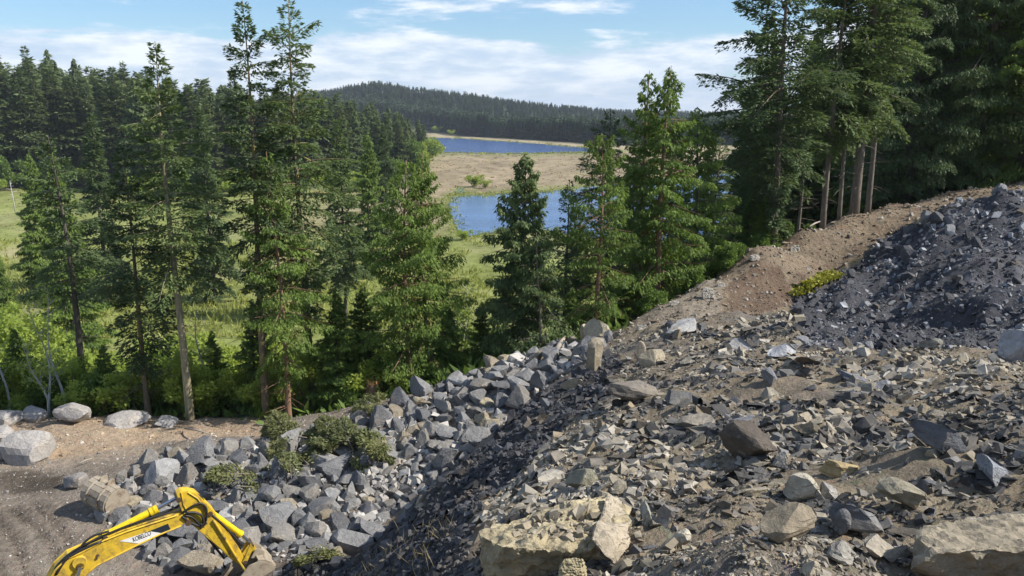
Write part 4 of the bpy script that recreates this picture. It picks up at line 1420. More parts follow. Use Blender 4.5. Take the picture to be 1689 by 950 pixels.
def sample(reg_id, n, xr, yr, seed, power=2.0):
    """ground points of one region, denser close by"""
    rng = np.random.default_rng(seed)
    out = []
    tot = 0
    while tot < n:
        y = yr[0] * (yr[1] / yr[0]) ** rng.random(n) if power else rng.uniform(yr[0], yr[1], n)
        x = rng.uniform(xr[0], xr[1], n) * y
        D = np.hypot(x - 5, y - 15)
        z = ground(x, y)
        pxx, pyy, _ = proj(x, y, z)
        ok = np.isin(regions(x, y, z), reg_id) & (pxx > -120) & (pxx < 2150) & (pyy < 1060)
        out.append(np.stack([x, y, z], -1)[ok])
        tot += ok.sum()
        if len(out) > 12:
            break
    return np.concatenate(out)[:n]


def lognorm(rng, n, med, sig, hi):
    return np.minimum(med * np.exp(rng.normal(0, sig, n)), hi)


PAL_M = [(0.070, 0.066, 0.061), (0.11, 0.104, 0.096), (0.155, 0.147, 0.136), (0.150, 0.132, 0.108), (0.205, 0.18, 0.145), (0.25, 0.218, 0.165), (0.30, 0.26, 0.19), (0.225, 0.18, 0.12), (0.31, 0.28, 0.23)]
PAL_D = [(0.045, 0.046, 0.05), (0.062, 0.063, 0.068), (0.075, 0.075, 0.08), (0.10, 0.10, 0.105), (0.055, 0.053, 0.055)]
PAL_P = [(0.060, 0.060, 0.065), (0.085, 0.086, 0.093), (0.118, 0.119, 0.127), (0.165, 0.166, 0.175), (0.29, 0.29, 0.30)]
PAL_T = [(0.12, 0.09, 0.063), (0.18, 0.14, 0.098), (0.235, 0.185, 0.13), (0.28, 0.235, 0.175), (0.33, 0.29, 0.235)]
PAL_G = [(0.14, 0.135, 0.13), (0.2, 0.19, 0.18), (0.25, 0.24, 0.225), (0.31, 0.29, 0.265), (0.38, 0.36, 0.33)]
rng = np.random.default_rng(123)
P = sample([1], 150000, (-0.25, 1.0), (3.2, 25.5), 1)
pt = fbm(P[:, 0] * 0.7, P[:, 1] * 0.7, 91, 4, 0.6)
P = P[rng.random(len(P)) < 0.46 + 1.0 * pt][:66000]
coarse = np.exp(1.3 * fbm(P[:, 0] * 0.6 + 31, P[:, 1] * 0.6, 92, 3, 0.6))
flake_scatter('shale_rubble', P, np.minimum(lognorm(rng, len(P), 0.0047, 0.68, 0.030) * coarse, 0.024) * np.maximum(P[:, 1], 4.2) * (1 - 0.35 * sst(P[:, 1], 9, 22)), PAL_M, 31, (0.14, 0.6), 0.42, 0.3)
P = sample([2], 11000, (-0.4, 0.25), (5, 24), 2)
flake_scatter('flank_rubble', P, lognorm(rng, len(P), 0.0036, 0.65, 0.020) * P[:, 1], PAL_D, 32, (0.35, 0.8), 0.6)
P = sample([3], 15000, (0.3, 1.0), (16.5, 36), 3)
flake_scatter('pile_gravel', P, lognorm(rng, len(P), 0.0021, 0.68, 0.012) * P[:, 1], PAL_P, 33, (0.4, 0.9), 0.6)
P = sample([4], 6000, (0.12, 0.8), (26, 53), 4)
flake_scatter('track_clods', P, lognorm(rng, len(P), 0.0016, 0.6, 0.007) * P[:, 1], PAL_T, 34, (0.4, 0.9), 0.6)
P = sample([0], 9000, (-0.75, 0.1), (16.5, 27.5), 5)
szs = lognorm(rng, len(P), 0.0009, 0.6, 0.006) * P[:, 1]
ppx, ppy, _ = proj(P[:, 0], P[:, 1], P[:, 2])
szs = np.where(inpoly(ppx, ppy, HEAP), szs * 5.0, szs)
flake_scatter('pit_gravel', P, szs, PAL_G, 35, (0.4, 0.85), 0.5)
P = sample([5], 1500, (-0.75, -0.2), (23, 28.5), 6)
flake_scatter('berm_pebbles', P, lognorm(rng, len(P), 0.0013, 0.6, 0.007) * P[:, 1], [(0.26, 0.19, 0.13), (0.33, 0.25, 0.17), (0.40, 0.32, 0.23), (0.45, 0.40, 0.33)], 36, (0.4, 0.8), 0.5)
# the smaller stones that fill the heap
q = np.array([(a[0], a[1], a[2], a[3]) for a in placed[292:]])
if len(q):
    flake_scatter('heap_rubble', q[:, :3], q[:, 3] * 1.9, PAL_G, 37, (0.5, 1.0), 0.7, 0.1)

from mathutils.bvhtree import BVHTree
_cm = _cream.data
_bv = BVHTree.FromPolygons([tuple(v.co + _cream.location) for v in _cm.vertices], [tuple(p_.vertices) for p_ in _cm.polygons])
_top = []
_rg = np.random.default_rng(71)
while len(_top) < 110:
    qx, qy = _rg.uniform(815, 1000), _rg.uniform(836, 900)
    if not inpoly(np.array([qx]), np.array([qy]), [(830, 868), (880, 850), (965, 838), (1000, 826), (985, 870), (965, 892), (870, 888), (840, 880)])[0]:
        continue
    d_ = Vector([float(c_) for c_ in ray(qx, qy)]).normalized()
    hh = _bv.ray_cast(Vector((0, 0, EYE)), d_)
    if hh[0]:
        _top.append(tuple(hh[0]))
flake_scatter('ledge_chips', np.array(_top), lognorm(_rg, len(_top), 0.045, 0.55, 0.16), [(0.25, 0.21, 0.15), (0.33, 0.28, 0.20), (0.40, 0.35, 0.25), (0.22, 0.20, 0.17)], 72, (0.2, 0.6), 0.4, 0.2)
# --- loose slabs one by one on the mound
marks_m = [(915, 850, 'near the big cream rock'), (1245, 735, 'around the dark brown boulder'), (1320, 820, 'around the cream block'), (1560, 730, 'by the black jagged slabs'), (1640, 780, 'by the tilted blue-grey slab'), (1450, 870, 'before the tented dark slab'),
           (1130, 545, 'by the fractured skyline boulder'), (1075, 600, 'by the split tan block'), (1290, 580, 'by the white quartz slab'), (1460, 640, 'by the upper right flat slab'), (1160, 850, 'right of the upright grey-green stone'), (1620, 640, 'below the crest boulder'), (980, 720, 'along the head of the dark flank')]
rng = np.random.default_rng(321)
P = sample([1], 2600, (-0.25, 0.78), (4.3, 25), 11)
done = []
for p in P:
    s = lognorm(rng, 1, 0.0150, 0.42, 0.036)[0] * p[1]
    s *= 1 - 0.3 * float(sst(p[1], 10, 22))
    if s < 0.0100 * p[1]:
        continue
    if all((p[0] - d[0]) ** 2 + (p[1] - d[1]) ** 2 > (0.55 * (s + d[2])) ** 2 for d in done):
        done.append((p[0], p[1], s, p[2]))
    if len(done) >= 288:
        break
for d in done:
    tint = SHALE[rng.integers(0, len(SHALE))]
    o = link('shale_fragment', SLABS[rng.integers(0, len(SLABS))], None, (d[0], d[1], d[3] + d[2] * 0.08), None, d[2])
    o.rotation_mode = 'QUATERNION'
    o.rotation_quaternion = slope_rot(d[0], d[1], rng.random() * 6.28, 0.38, rng)
    o['tint'] = tint
    ppx, ppy, _ = proj(d[0], d[1], d[3])
    sz = 'large' if d[2] / d[1] > 0.028 else 'small'
    o['label'] = f'{sz} {tint_word(tint)} shale slab lying {near_word(ppx, ppy, marks_m)}'
    o['category'] = 'rock'
    o['group'] = 'shale slabs strewn on the mound'
# --- lumps on the dark gravel pile
P = sample([3], 900, (0.3, 0.8), (17, 36), 12)
cnt = 0
for p in P:
    s = lognorm(rng, 1, 0.0065, 0.45, 0.016)[0] * p[1]
    if s < 0.0052 * p[1]:
        continue
    tint = [(0.17, 0.17, 0.18), (0.11, 0.11, 0.118), (0.28, 0.28, 0.285), (0.08, 0.08, 0.087)][rng.integers(0, 4)]
    o = link('gravel_lump', BOULD[rng.integers(0, len(BOULD))], None, (p[0], p[1], p[2] + s * 0.2), tuple(rng.random(3) * 6.28), s)
    o['tint'] = tint
    ppx, ppy, _ = proj(p[0], p[1], p[2])
    band = 'near the crest' if ppy < 420 else 'halfway down' if ppy < 500 else 'near the foot'
    o['label'] = f'{tint_word(tint)} stone on the dark gravel pile {band}'
    o['category'] = 'stone'
    o['group'] = 'stones on the dark gravel pile'
    cnt += 1
    if cnt >= 150:
        break
# stones on the dirt track edge
for i, (px, py, w, h) in enumerate([(1168, 484, 22, 20), (1113, 500, 16, 9), (1190, 470, 14, 8), (1245, 425, 18, 10), (1312, 410, 16, 12), (1060, 540, 18, 10)]):
    g0 = hit([px], [py + h * 0.4])[0]
    hull_rock('stone', f'{["pale upright", "flat", "thin", "brown", "small tan", "low grey"][i]} stone on the left verge of the dirt track', blk(px, py, w, h, float(g0[1]), seed=500 + i), (0.34, 0.31, 0.26), 700 + i, 0.03, mat='rock', cat='stone')

# ------------------------------------------------------------------ shrubs, saplings, grasses
def shrub_mesh(seed, R, H, n, leaf, mat, stems=7, dome=0.5):
    rng = np.random.default_rng(seed)
    nl = 14
    C = np.stack([rng.normal(0, R * 0.42, nl), rng.normal(0, R * 0.42, nl), rng.uniform(0.25, 0.95, nl) * H], -1)
    I = rng.integers(0, nl, n)
    rr = (R * 0.34) * rng.random(n) ** 0.4
    d = nrmz(rng.normal(0, 1, (n, 3)))
    P = C[I] + d * rr[:, None] * np.array([1, 1, 0.75])
    P[:, 2] = np.maximum(P[:, 2], 0.03)
    Dr = nrmz(d * 0.7 + rng.normal(0, 0.6, (n, 3)) + UP * 0.1)
    Wd = nrmz(np.cross(Dr, rng.normal(0, 1, (n, 3)) + UP))
    ln = leaf * (0.6 + 0.8 * rng.random(n))
    V, F = kites(P, Dr, Wd, ln, ln * 0.62)
    tone = np.clip(0.5 * rng.random(nl)[I] + 0.5 * rng.random(n), 0, 1)
    cm = mesh_np('foliage', V, F, [mat], {'tone': ('FLOAT', 'FACE', tone)})
    g = Geo()
    for i in range(stems):
        c = C[i]
        g.tube([(c[0] * 0.15, c[1] * 0.15, -0.2), (c[0] * 0.5, c[1] * 0.5, c[2] * 0.5), tuple(c)], [0.025, 0.018, 0.006], 4, False)
    return cm, g.mesh('stem', [M['bark']], smooth=True)


SHR = [shrub_mesh(1, 1.2, 1.7, 2600, 0.16, M['salal']), shrub_mesh(2, 1.0, 1.3, 2200, 0.13, M['leaf']), shrub_mesh(3, 1.3, 2.3, 2800, 0.17, M['salal']), shrub_mesh(4, 0.9, 2.4, 1800, 0.12, M['leaf'])]
rng = np.random.default_rng(44)


def put_shrub(x, y, s, kind, label, group):
    t = thing('shrub', label, 'shrub', (x, y, gz(x, y) - 0.1), rng.random() * 6.28, group, s)
    link('foliage', SHR[kind][0], t)
    link('stem', SHR[kind][1], t)


for i in range(95):                                   # understory behind the berm and heap
    pxx = rng.uniform(-60, 760)
    Y = (29.6 if pxx < 130 else 28.7) + 7 * rng.random() ** 1.4
    p = at(pxx, 650, Y)
    bright = rng.random() < 0.8
    put_shrub(p[0], Y, rng.uniform(0.6, 1.1), int(rng.integers(0, 2) * 2 + (1 if bright else 0)), ('bright' if bright else 'deep') + ' green shrub under the trees ' + near_word(pxx, 0, [(0, 0, 'at the left edge'), (90, 0, 'by the white saplings'), (180, 0, 'by the crooked dark fir'), (246, 0, 'by the dense dark fir'), (315, 0, 'by the pale bare trunk'), (380, 0, 'between pale and lichened trunks'), (441, 0, 'by the lichened trunk'), (515, 0, 'by the ragged-topped fir'), (600, 0, 'behind the orange stump'), (690, 0, 'at the feet of the twin cedars'), (750, 0, 'right of the twin cedars')]), 'shrubs under the trees behind berm and heap')
for px_, Y_, s_ in [(-10, 33, 1.7), (28, 32, 1.5), (62, 34, 1.9), (100, 33, 1.4), (150, 36, 1.6), (15, 37, 2.2), (90, 38, 2.3), (195, 35, 1.3), (270, 36, 1.6), (335, 34, 1.2), (385, 35, 1.4), (570, 33, 1.4), (620, 34, 1.5), (755, 33, 1.3), (540, 36, 1.6)]:
    p = at(px_, 640, Y_)
    put_shrub(p[0], Y_, s_, 3 if Y_ % 2 else 1, 'tall yellow-green spring bush behind the ' + near_word(px_, 0, [(0, 0, 'left end of the berm'), (90, 0, 'white saplings'), (170, 0, 'flat berm slab'), (270, 0, 'dense dark fir'), (335, 0, 'pale bare trunk'), (385, 0, 'young cedar by the lichened fir'), (545, 0, 'ragged-topped fir'), (620, 0, 'orange stump'), (755, 0, 'twin cedars on their right')]), 'yellow-green bushes behind berm and heap')
for px_, Y_, s_ in [(5, 46, 2.6), (70, 50, 2.9), (135, 44, 2.4), (25, 58, 3.0), (185, 52, 2.6), (230, 46, 2.2), (365, 48, 2.5), (405, 44, 2.1), (545, 46, 2.4), (585, 42, 2.2), (455, 50, 2.5), (300, 54, 2.4), (780, 46, 2.2)]:
    p = at(px_, 600, Y_)
    put_shrub(p[0], Y_, s_, 3 if Y_ % 4 else 1, 'wide pale spring-green thicket down the slope ' + near_word(px_, 0, [(5, 0, 'at the left picture edge'), (70, 0, 'left of the crooked dark fir'), (135, 0, 'behind the crooked dark fir'), (185, 0, 'right of the crooked dark fir'), (230, 0, 'behind the dense dark fir'), (300, 0, 'behind the pale bare trunk'), (365, 0, 'right of the pale bare trunk'), (405, 0, 'left of the lichened fir'), (455, 0, 'behind the lichened fir'), (545, 0, 'right of the ragged-topped fir'), (585, 0, 'left of the twin cedars'), (780, 0, 'right of the twin cedars')]), 'spring-green thickets down the slope')
for i in range(48):                                   # big spring-green thicket low on the left
    pxx = rng.uniform(-80, 240) if i < 24 else rng.uniform(240, 780)
    Y = rng.uniform(36, 66)
    p = at(pxx, 560, Y)
    put_shrub(p[0], Y, rng.uniform(1.2, 2.1), 1 if rng.random() < 0.6 else 3, 'tall spring-green bush on the slope below the ' + ('left end of the berm' if pxx < 240 else 'twin cedars and firs'), 'spring-green bushes on the slope')
for i in range(34):                                   # along the far side of the meadow and marsh
    pxx = rng.uniform(-60, 720)
    by = np.interp(pxx, BASE_L[:, 0], BASE_L[:, 1]) + rng.uniform(2, 22)
    d = ray(pxx, by)
    Y = (EYE - 0.3) / -d[2] * d[1]
    put_shrub(d[0] / d[1] * Y, Y, rng.uniform(3.0, 6.0) * Y / 260, 1 if rng.random() < 0.7 else 2, near_word(pxx, 0, [(0, 0, 'round bush at the wood foot by the white snag'), (100, 0, 'round bush at the wood foot behind the crooked dark fir'), (215, 0, 'round bush at the wood foot behind the dense dark fir'), (330, 0, 'round bush at the wood foot right of the grey-green fir'), (430, 0, 'round bush at the wood foot behind the lichened fir'), (530, 0, 'round bush at the wood foot behind the ragged-topped fir'), (600, 0, 'round bush at the wood foot left of the twin cedars'), (690, 0, 'round bush at the wood foot by the lake end')]), 'bushes at the foot of the far wood')
for i, (px, py, s) in enumerate([(782, 308, 3.2), (800, 310, 2.2), (838, 256, 1.1), (868, 256, 1.4), (700, 300, 3.0), (625, 320, 3.5), (590, 315, 3.0), (985, 232, 6), (905, 228, 6), (870, 226, 5), (720, 222, 6), (745, 224, 5), (840, 226, 6), (640, 340, 2.4), (765, 395, 1.6)]):
    d = ray(px, py)
    Y = EYE / -d[2] * d[1]
    put_shrub(d[0] / d[1] * Y, Y, s, 1, ['bare grey-green willow clump by the little pool', 'small willow clump right of the pool clump', 'low green bush on the near lake shore', 'round green bush on the near lake shore', 'bush where the wood meets the marsh', 'bush left of the marsh edge', 'bush at the marsh corner below the wood', 'bush under the far shore pines', 'bush on the far lake shore, right of middle', 'bush on the far lake shore, in the middle', 'bush at the left end of the far shore', 'second bush from the left end of the far shore', 'low bush on the far shore strip', 'bush this side of the marsh by the twin cedars', 'small bush at the near tip of the pond'][i], 'marsh bushes')
# verge greenery on the right slope
for i in range(14):
    pxx = rng.uniform(1010, 1300)
    yb = np.interp(pxx, [1040, 1160, 1250, 1330], [540, 462, 402, 372])
    Y = np.interp(pxx, [1040, 1160, 1250, 1330], [27, 31, 34, 37]) + rng.uniform(1.8, 5)
    p = at(pxx, yb, Y)
    put_shrub(p[0], Y, rng.uniform(0.4, 0.65), 0 if rng.random() < 0.7 else 2, 'dark green shrub on the track verge ' + near_word(pxx, 0, [(1020, 0, 'right of the red-trunked cedar'), (1085, 0, 'below the twin-topped cedar'), (1150, 0, 'below the low dark green cedar'), (1210, 0, 'at the gap in the trees'), (1275, 0, 'by the huge dark fir')]), 'shrubs behind the dirt track verge')

# pale-stemmed saplings at lower left
def sapling(seed, H, lean, label, x, y, group=None, leafy=1.0, r=0.035):
    rng = np.random.default_rng(seed)
    t = thing('alder_sapling', label, 'tree', (x, y, gz(x, y) - 0.1), 0, group)
    g = Geo()
    a = rng.random() * 6.28
    pts = [(lean * H * q ** 1.4 + 0.12 * math.sin(q * 7 + a), 0.15 * math.sin(q * 5 + a), H * q) for q in np.linspace(0, 1, 9)]
    g.tube(pts, list(np.linspace(r, 0.006, 9)), 6)
    P = []
    for i in range(int(26)):
        q = rng.uniform(0.3, 0.98)
        b = np.array([np.interp(q, np.linspace(0, 1, 9), [p_[k] for p_ in pts]) for k in range(3)])
        az = rng.random() * 6.28
        l = rng.uniform(0.35, 1.1) * (1.15 - 0.7 * q)
        e = b + np.array([math.cos(az) * l, math.sin(az) * l, l * 0.7])
        g.tube([b, (b + e) / 2 + UP * 0.05, e], [0.012, 0.008, 0.003], 3, False)
        for k in range(int(20 * leafy)):
            P.append(b + (e - b) * rng.uniform(0.3, 1.1) + rng.normal(0, 0.11, 3))
    link('trunk', g.mesh('trunk', [M['bark_grey']], smooth=True), t)
    if P:
        P = np.array(P)
        n = len(P)
        Dr = nrmz(rng.normal(0, 1, (n, 3)))
        Wd = nrmz(np.cross(Dr, rng.normal(0, 1, (n, 3))))
        V, F = kites(P, Dr, Wd, np.full(n, 0.10), np.full(n, 0.075))
        link('crown', crown_mesh(V, F, rng.random(n), M['leaf']), t)


for i, (px, top, lean, lab) in enumerate([(74, 560, -0.12, 'thin white-stemmed sapling leaning left, left of the trio behind the berm'), (88, 500, -0.08, 'white-stemmed sapling in the middle of the trio behind the berm'), (102, 470, -0.02, 'straight white-stemmed sapling, right of the trio behind the berm'),
                                          (8, 470, 0.0, 'thin grey sapling close to the left edge'), (283, 590, 0.0, 'short pale sapling behind the pale bare fir trunk'), (338, 505, 0.0, 'thin dead pole right of the pale bare fir trunk')]):
    Y = 28.7 + 0.25 * i
    p = at(px, 668, Y)
    H = at(px, top, Y)[2] - gz(p[0], Y)
    sapling(900 + i, H, lean, lab, p[0], Y, None, 0.0 if i == 5 else 0.7, 0.06)
for i, (px, Y, top) in enumerate([(765, 33, 470), (772, 34, 500), (640, 36, 520), (750, 35, 480), (545, 34, 520)]):
    p = at(px, 580, Y)
    sapling(950 + i, at(px, top, Y)[2] - gz(p[0], Y), 0.02, ['slim pale stem right of the twin cedars, front', 'slim pale stem right of the twin cedars, behind', 'slim stem behind the left twin cedar', 'slim stem touching the right twin cedar', 'slim stem between the tall fir and the twin cedars'][i], p[0], Y, None, 1.2, 0.05)
# young cedars low in the understory
for i, (px, Y, h) in enumerate([(180, 30, 3.0), (420, 30, 4.2), (555, 28.8, 4.6), (590, 29.5, 3.0), (610, 31, 5.0), (735, 30.5, 3.6), (360, 31, 3.6), (30, 31, 4.0), (800, 31, 3.4), (945, 31, 3.2), (1020, 33, 4.0), (1215, 38, 4.2), (1240, 37, 3.0)]):
    p = at(px, 640, Y)
    put_tree(STK_MID[1], 'young_cedar', ['feathery young cedar by the berm slab', 'young cedar behind the lichened tall fir', 'light green young cedar at the stone heap edge', 'small young cedar left of the twin cedars', 'young cedar in front of the left twin cedar skirts', 'young cedar right of the twin cedar trunks', 'young cedar between the pale trunk and the lichened fir', 'young cedar at the left edge of the wood', 'young cedar left of the pond-side conifer', 'young cedar behind the high end of the heap', 'young cedar below the twin-topped cedar', 'young cedar by the gap in the trees near the track', 'small young cedar at the track verge'][i], p[0], Y, gz(p[0], Y) - 0.1, h, 20, rng.random() * 6.28, None, 1.5)
# snags
for (px, py, pt, r, tilt, m, lab) in [(26, 352, 297, 0.16, -0.05, 'bark_grey', 'white dead snag in the meadow at far left'), (67, 300, 270, 1.0, 0, 'bark_red', 'broken brown snag stump before the left wood')]:
    d = ray(px, py)
    Y = EYE / -d[2] * d[1]
    z = gz(d[0] / d[1] * Y, Y)
    h = at(px, pt, Y)[2] - z
    g = Geo()
    g.tube([(0, 0, -0.5), (tilt * h * 0.5, 0, h * 0.5), (tilt * h, 0, h * 0.93), (tilt * h + 0.1, 0, h)], [r, r * 0.8, r * 0.55, r * 0.1], 8)
    for k in range(7):
        a = k * 2.4
        zz = h * (0.4 + 0.08 * k)
        g.tube([(tilt * zz, 0, zz), (tilt * zz + math.cos(a) * 1.3, math.sin(a) * 1.3, zz + 0.3)], [0.09, 0.03], 4)
    o = link('dead_snag', g.mesh('dead_snag', [M[m]], smooth=True), None, (d[0] / d[1] * Y, Y, z), label=lab, category='dead tree')


# grasses and brush as stuff
def tufts(name, P, h, wd, nb, mat, seed, spread=0.5, lean=0.5):
    rng = np.random.default_rng(seed)
    n = len(P) * nb
    I = np.repeat(np.arange(len(P)), nb)
    B = P[I] + np.stack([rng.normal(0, 1, n), rng.normal(0, 1, n), 0 * I], -1) * (spread * h[I])[:, None]
    Dr = nrmz(UP + rng.normal(0, lean, (n, 3)) * np.array([1, 1, 0.2]))
    Wd = nrmz(np.cross(Dr, rng.normal(0, 1, (n, 3))))
    ln = h[I] * rng.uniform(0.5, 1.2, n)
    V, F = kites(B, Dr, Wd, ln, wd[I] * rng.uniform(0.6, 1.3, n))
    tone = np.clip(0.5 * rng.random(len(P))[I] + 0.5 * rng.random(n), 0, 1)
    link(name, mesh_np(name, V, F, [mat], {'tone': ('FLOAT', 'FACE', tone)}), kind='stuff')


def valley_pts(n, y0, y1, seed):
    rng = np.random.default_rng(seed)
    y = y0 * (y1 / y0) ** rng.random(n)
    x = rng.uniform(-0.68, 0.35, n) * y
    z = ground(x, y)
    px, py, _ = proj(x, y, z)
    wet = inpoly(px, py, POND) | inpoly(px, py, LAKE) | inpoly(px, py, PUDDLE)
    ok = ~wet & (z < 4)
    return np.stack([x, y, z], -1)[ok]


P = valley_pts(6500, 62, 165, 8)
nn = fbm(P[:, 0] * 0.05, P[:, 1] * 0.05, 14, 3)
P1 = P[nn > -0.22]
rg = np.random.default_rng(3)
tufts('meadow_grass', P1, rg.uniform(0.5, 1.5, len(P1)), rg.uniform(0.12, 0.26, len(P1)), 9, M['brush'], 1)
P = valley_pts(4200, 160, 545, 9)
tufts('marsh_sedge', P, rg.uniform(0.12, 0.36, len(P)) * P[:, 1] / 260, rg.uniform(0.3, 0.7, len(P)) * P[:, 1] / 200, 6, M['reed'], 2, 2.2, 0.9)
rgw = np.random.default_rng(12)
pe = []
for poly_, n_, jx_, jy_ in ((POND, 1100, 9, 2.2), (LAKE, 500, 6, 0.5), (PUDDLE, 60, 4, 1.2)):
    for _ in range(n_):
        i_ = rgw.integers(0, len(poly_))
        a_, b_ = np.array(poly_[i_], float), np.array(poly_[(i_ + 1) % len(poly_)], float)
        q_ = a_ + (b_ - a_) * rgw.random() + rgw.normal(0, 1, 2) * (jx_, jy_)
        d_ = ray(q_[0], q_[1])
        t_ = EYE / -d_[2]
        pe.append((d_[0] * t_, d_[1] * t_, -0.1))
pe = np.array(pe)
tufts('shore_reeds', pe, rgw.uniform(0.25, 0.7, len(pe)) * np.clip(pe[:, 1] / 260, 0.7, 2.0), rgw.uniform(0.2, 0.45, len(pe)) * pe[:, 1] / 220, 6, M['brush'], 8, 1.2, 0.5)
P = sample([2], 700, (-0.22, -0.02), (6.5, 14), 15, 0)
ppx, ppy, _ = proj(P[:, 0], P[:, 1], P[:, 2])
P = P[(ppx < 760) & (ppy > 865)][:70]
tufts('flank_grass', P, rg.uniform(0.10, 0.30, len(P)), np.full(len(P), 0.006), 6, M['straw'], 4, 0.35, 0.7)
P = sample([4], 5000, (0.3, 0.6), (27, 38), 16, 0)
ppx, ppy, _ = proj(P[:, 0], P[:, 1], P[:, 2])
P = P[inpoly(ppx, ppy, [(1306, 488), (1330, 468), (1375, 448), (1380, 456), (1350, 478), (1320, 486)])]
if len(P):
    tufts('moss_patch', P, np.full(len(P), 0.16), np.full(len(P), 0.16), 14, M['moss'], 5, 0.9, 1.2)
# ground cover under the trees
P = sample([6], 5200, (-0.75, 0.65), (27.3, 60), 17, 0)
ppx, ppy, _ = proj(P[:, 0], P[:, 1], P[:, 2])
P = P[~((ppx > 1000) & (ppy > np.interp(ppx, [1000, 1040, 1100, 1160, 1250, 1330, 1400, 1480, 1560, 1680], [556, 540, 498, 462, 403, 373, 352, 332, 315, 295]) - 3))]
rg = np.random.default_rng(6)
tufts('forest_undergrowth', P, rg.uniform(0.2, 0.6, len(P)), rg.uniform(0.10, 0.25, len(P)), 8, M['salal'], 6, 0.8, 0.8)

# ------------------------------------------------------------------ cut evergreen boughs on the heap, stump, sticks
def bough_mesh(seed, L=1.6):
    rng = np.random.default_rng(seed)
    n = 900
    s = rng.random(n) ** 0.7
    d = (0.42 * L * (1 - 0.8 * s) + 0.05) * rng.random(n)
    sg = np.where(rng.random(n) < 0.5, -1, 1)
    P = np.stack([s * L + d * 0.4, sg * d, 0.18 * np.sin(s * 3) + rng.normal(0, 0.08, n) + 0.05], -1)
    Dr = nrmz(np.stack([np.full(n, .8), sg * 0.8, np.zeros(n)], -1) + rng.normal(0, 0.4, (n, 3)))
    Wd = nrmz(np.cross(Dr, UP + rng.normal(0, 0.6, (n, 3))))
    ln = rng.uniform(0.10, 0.24, n)
    V, F = kites(P, Dr, Wd, ln, ln * 0.4)
    return mesh_np('needles', V, F, [M['cutgreen']], {'tone': ('FLOAT', 'FACE', rng.random(n))})


BGH = [bough_mesh(i) for i in range(4)]
gs = Geo()
gs.tube([(-0.25, 0, 0.02), (0.5, 0.03, 0.14), (1.0, 0.0, 0.18), (1.55, 0, 0.06)], [0.03, 0.024, 0.016, 0.006], 5)
STEM = gs.mesh('stem', [M['bark']], smooth=True)
rng = np.random.default_rng(8)
spots = [(560, 750, 17, 'in the big green pile mid-heap', 34, 9), (615, 764, 4, 'at the right end of the green pile', 16, 7), (470, 742, 3, 'at the left end of the green pile', 24, 5), (405, 800, 3, 'spread beside the excavator arm', 10, 26), (640, 690, 3, 'near the orange stump', 18, 6), (522, 940, 2, 'at the foot of the heap in the pit gravel', 8, 4), (470, 790, 3, 'below the green pile', 26, 14)]
for (px, py, n, where, jx, jy) in spots:
    for k in range(n):
        p = hit([px + rng.normal(0, jx)], [min(948, py + rng.normal(0, jy))], 12, 60)[0]
        t = thing('cut_bough', f'cut evergreen bough {where}', 'branch', (p[0], p[1], p[2] + rng.uniform(0.25, 0.5)), 0, f'cut boughs {where}', rng.uniform(0.38, 0.68))
        t.rotation_euler = (rng.normal(0, 0.3), rng.normal(0.1, 0.3), rng.random() * 6.28)
        link('needles', BGH[rng.integers(0, 4)], t)
        link('stem', STEM, t)
p = hit([603], [668], 12, 60)[0]
t = thing('tree_stump', 'fresh cut stump with bright orange top behind the heap', 'stump', (p[0], p[1] + 1.5, p[2]), 0)
g = Geo()
g.tube([(0, 0, -0.8), (0, 0, 0.0), (0, 0, 0.28)], [0.36, 0.30, 0.27], 10)
link('trunk', g.mesh('trunk', [M['bark_red']], smooth=True), t)
g = Geo()
g.tube([(0, 0, 0.282), (0.02, 0, 0.33)], [0.26, 0.24], 10)
for k in range(8):
    a = k * 0.8
    g.tube([(0.2 * math.cos(a), 0.2 * math.sin(a), 0.3), (0.22 * math.cos(a), 0.22 * math.sin(a), 0.38 + 0.08 * (k % 3))], [0.05, 0.005], 4)
link('cut_face', g.mesh('cut_face', [M['wood_cut']]), t)
for (x1, y1, x2, y2, r, lab) in [(305, 712, 345, 722, 0.03, 'bare stick crossing the top of the heap'), (420, 706, 450, 712, 0.03, 'stick at the edge of the cut boughs'), (130, 771, 156, 762, 0.025, 'thin stick lying on the pit dirt'), (962, 550, 990, 560, 0.05, 'pale splintered stick at the high end of the heap'),
                                 (1085, 508, 1102, 535, 0.03, 'thin stick on the grey verge of the track'), (918, 583, 932, 562, 0.10, 'pale broken log end among the top boulders'), (1335, 378, 1352, 370, 0.05, 'root splinter below the trunks at the track edge'), (400, 735, 420, 726, 0.02, 'short twig among the boulders')]:
    a, b = hit([x1, x2], [y1, y2], 12, 70)
    b[1] = a[1] + np.clip(b[1] - a[1], -1.2, 1.2)
    b = at(x2, y2, b[1])
    c = (a + b) / 2
    g = Geo()
    g.tube([a - c + UP * 0.12, UP * 0.16, b - c + UP * 0.14], [r, r * 0.85, r * 0.5], 6)
    link('stick', g.mesh('stick', [M['wood_grey']], smooth=True), None, c, label=lab, category='stick')

# ------------------------------------------------------------------ excavator
PO = np.array([-5.98, 17.3])
TH = R_(30)
hx, hy = math.cos(TH), math.sin(TH)
NRM = np.array([math.sin(TH), -math.cos(TH), 0.0])       # towards the viewer's side
HD = np.array([hx, hy, 0.0])


def bp(px, py, off=0.0):
    """photo pixel -> point on the plane of the digging arm (shifted sideways by off)"""
    d = np.array(ray(px, py))
    o = np.array([PO[0], PO[1], 0]) + NRM * off
    t = ((o - np.array([0, 0, EYE])) @ NRM) / (d @ NRM)
    return np.array([0, 0, EYE]) + d * t


def pl(pts, off):
    return [bp(x, y, off) - NRM * off for x, y in pts]


EXO = Vector(bp(0, 1090))
pit_z = 15.1
ex = thing('excavator', 'yellow tracked excavator reaching its digging arm into the stone heap', 'excavator', (0, 0, 0))


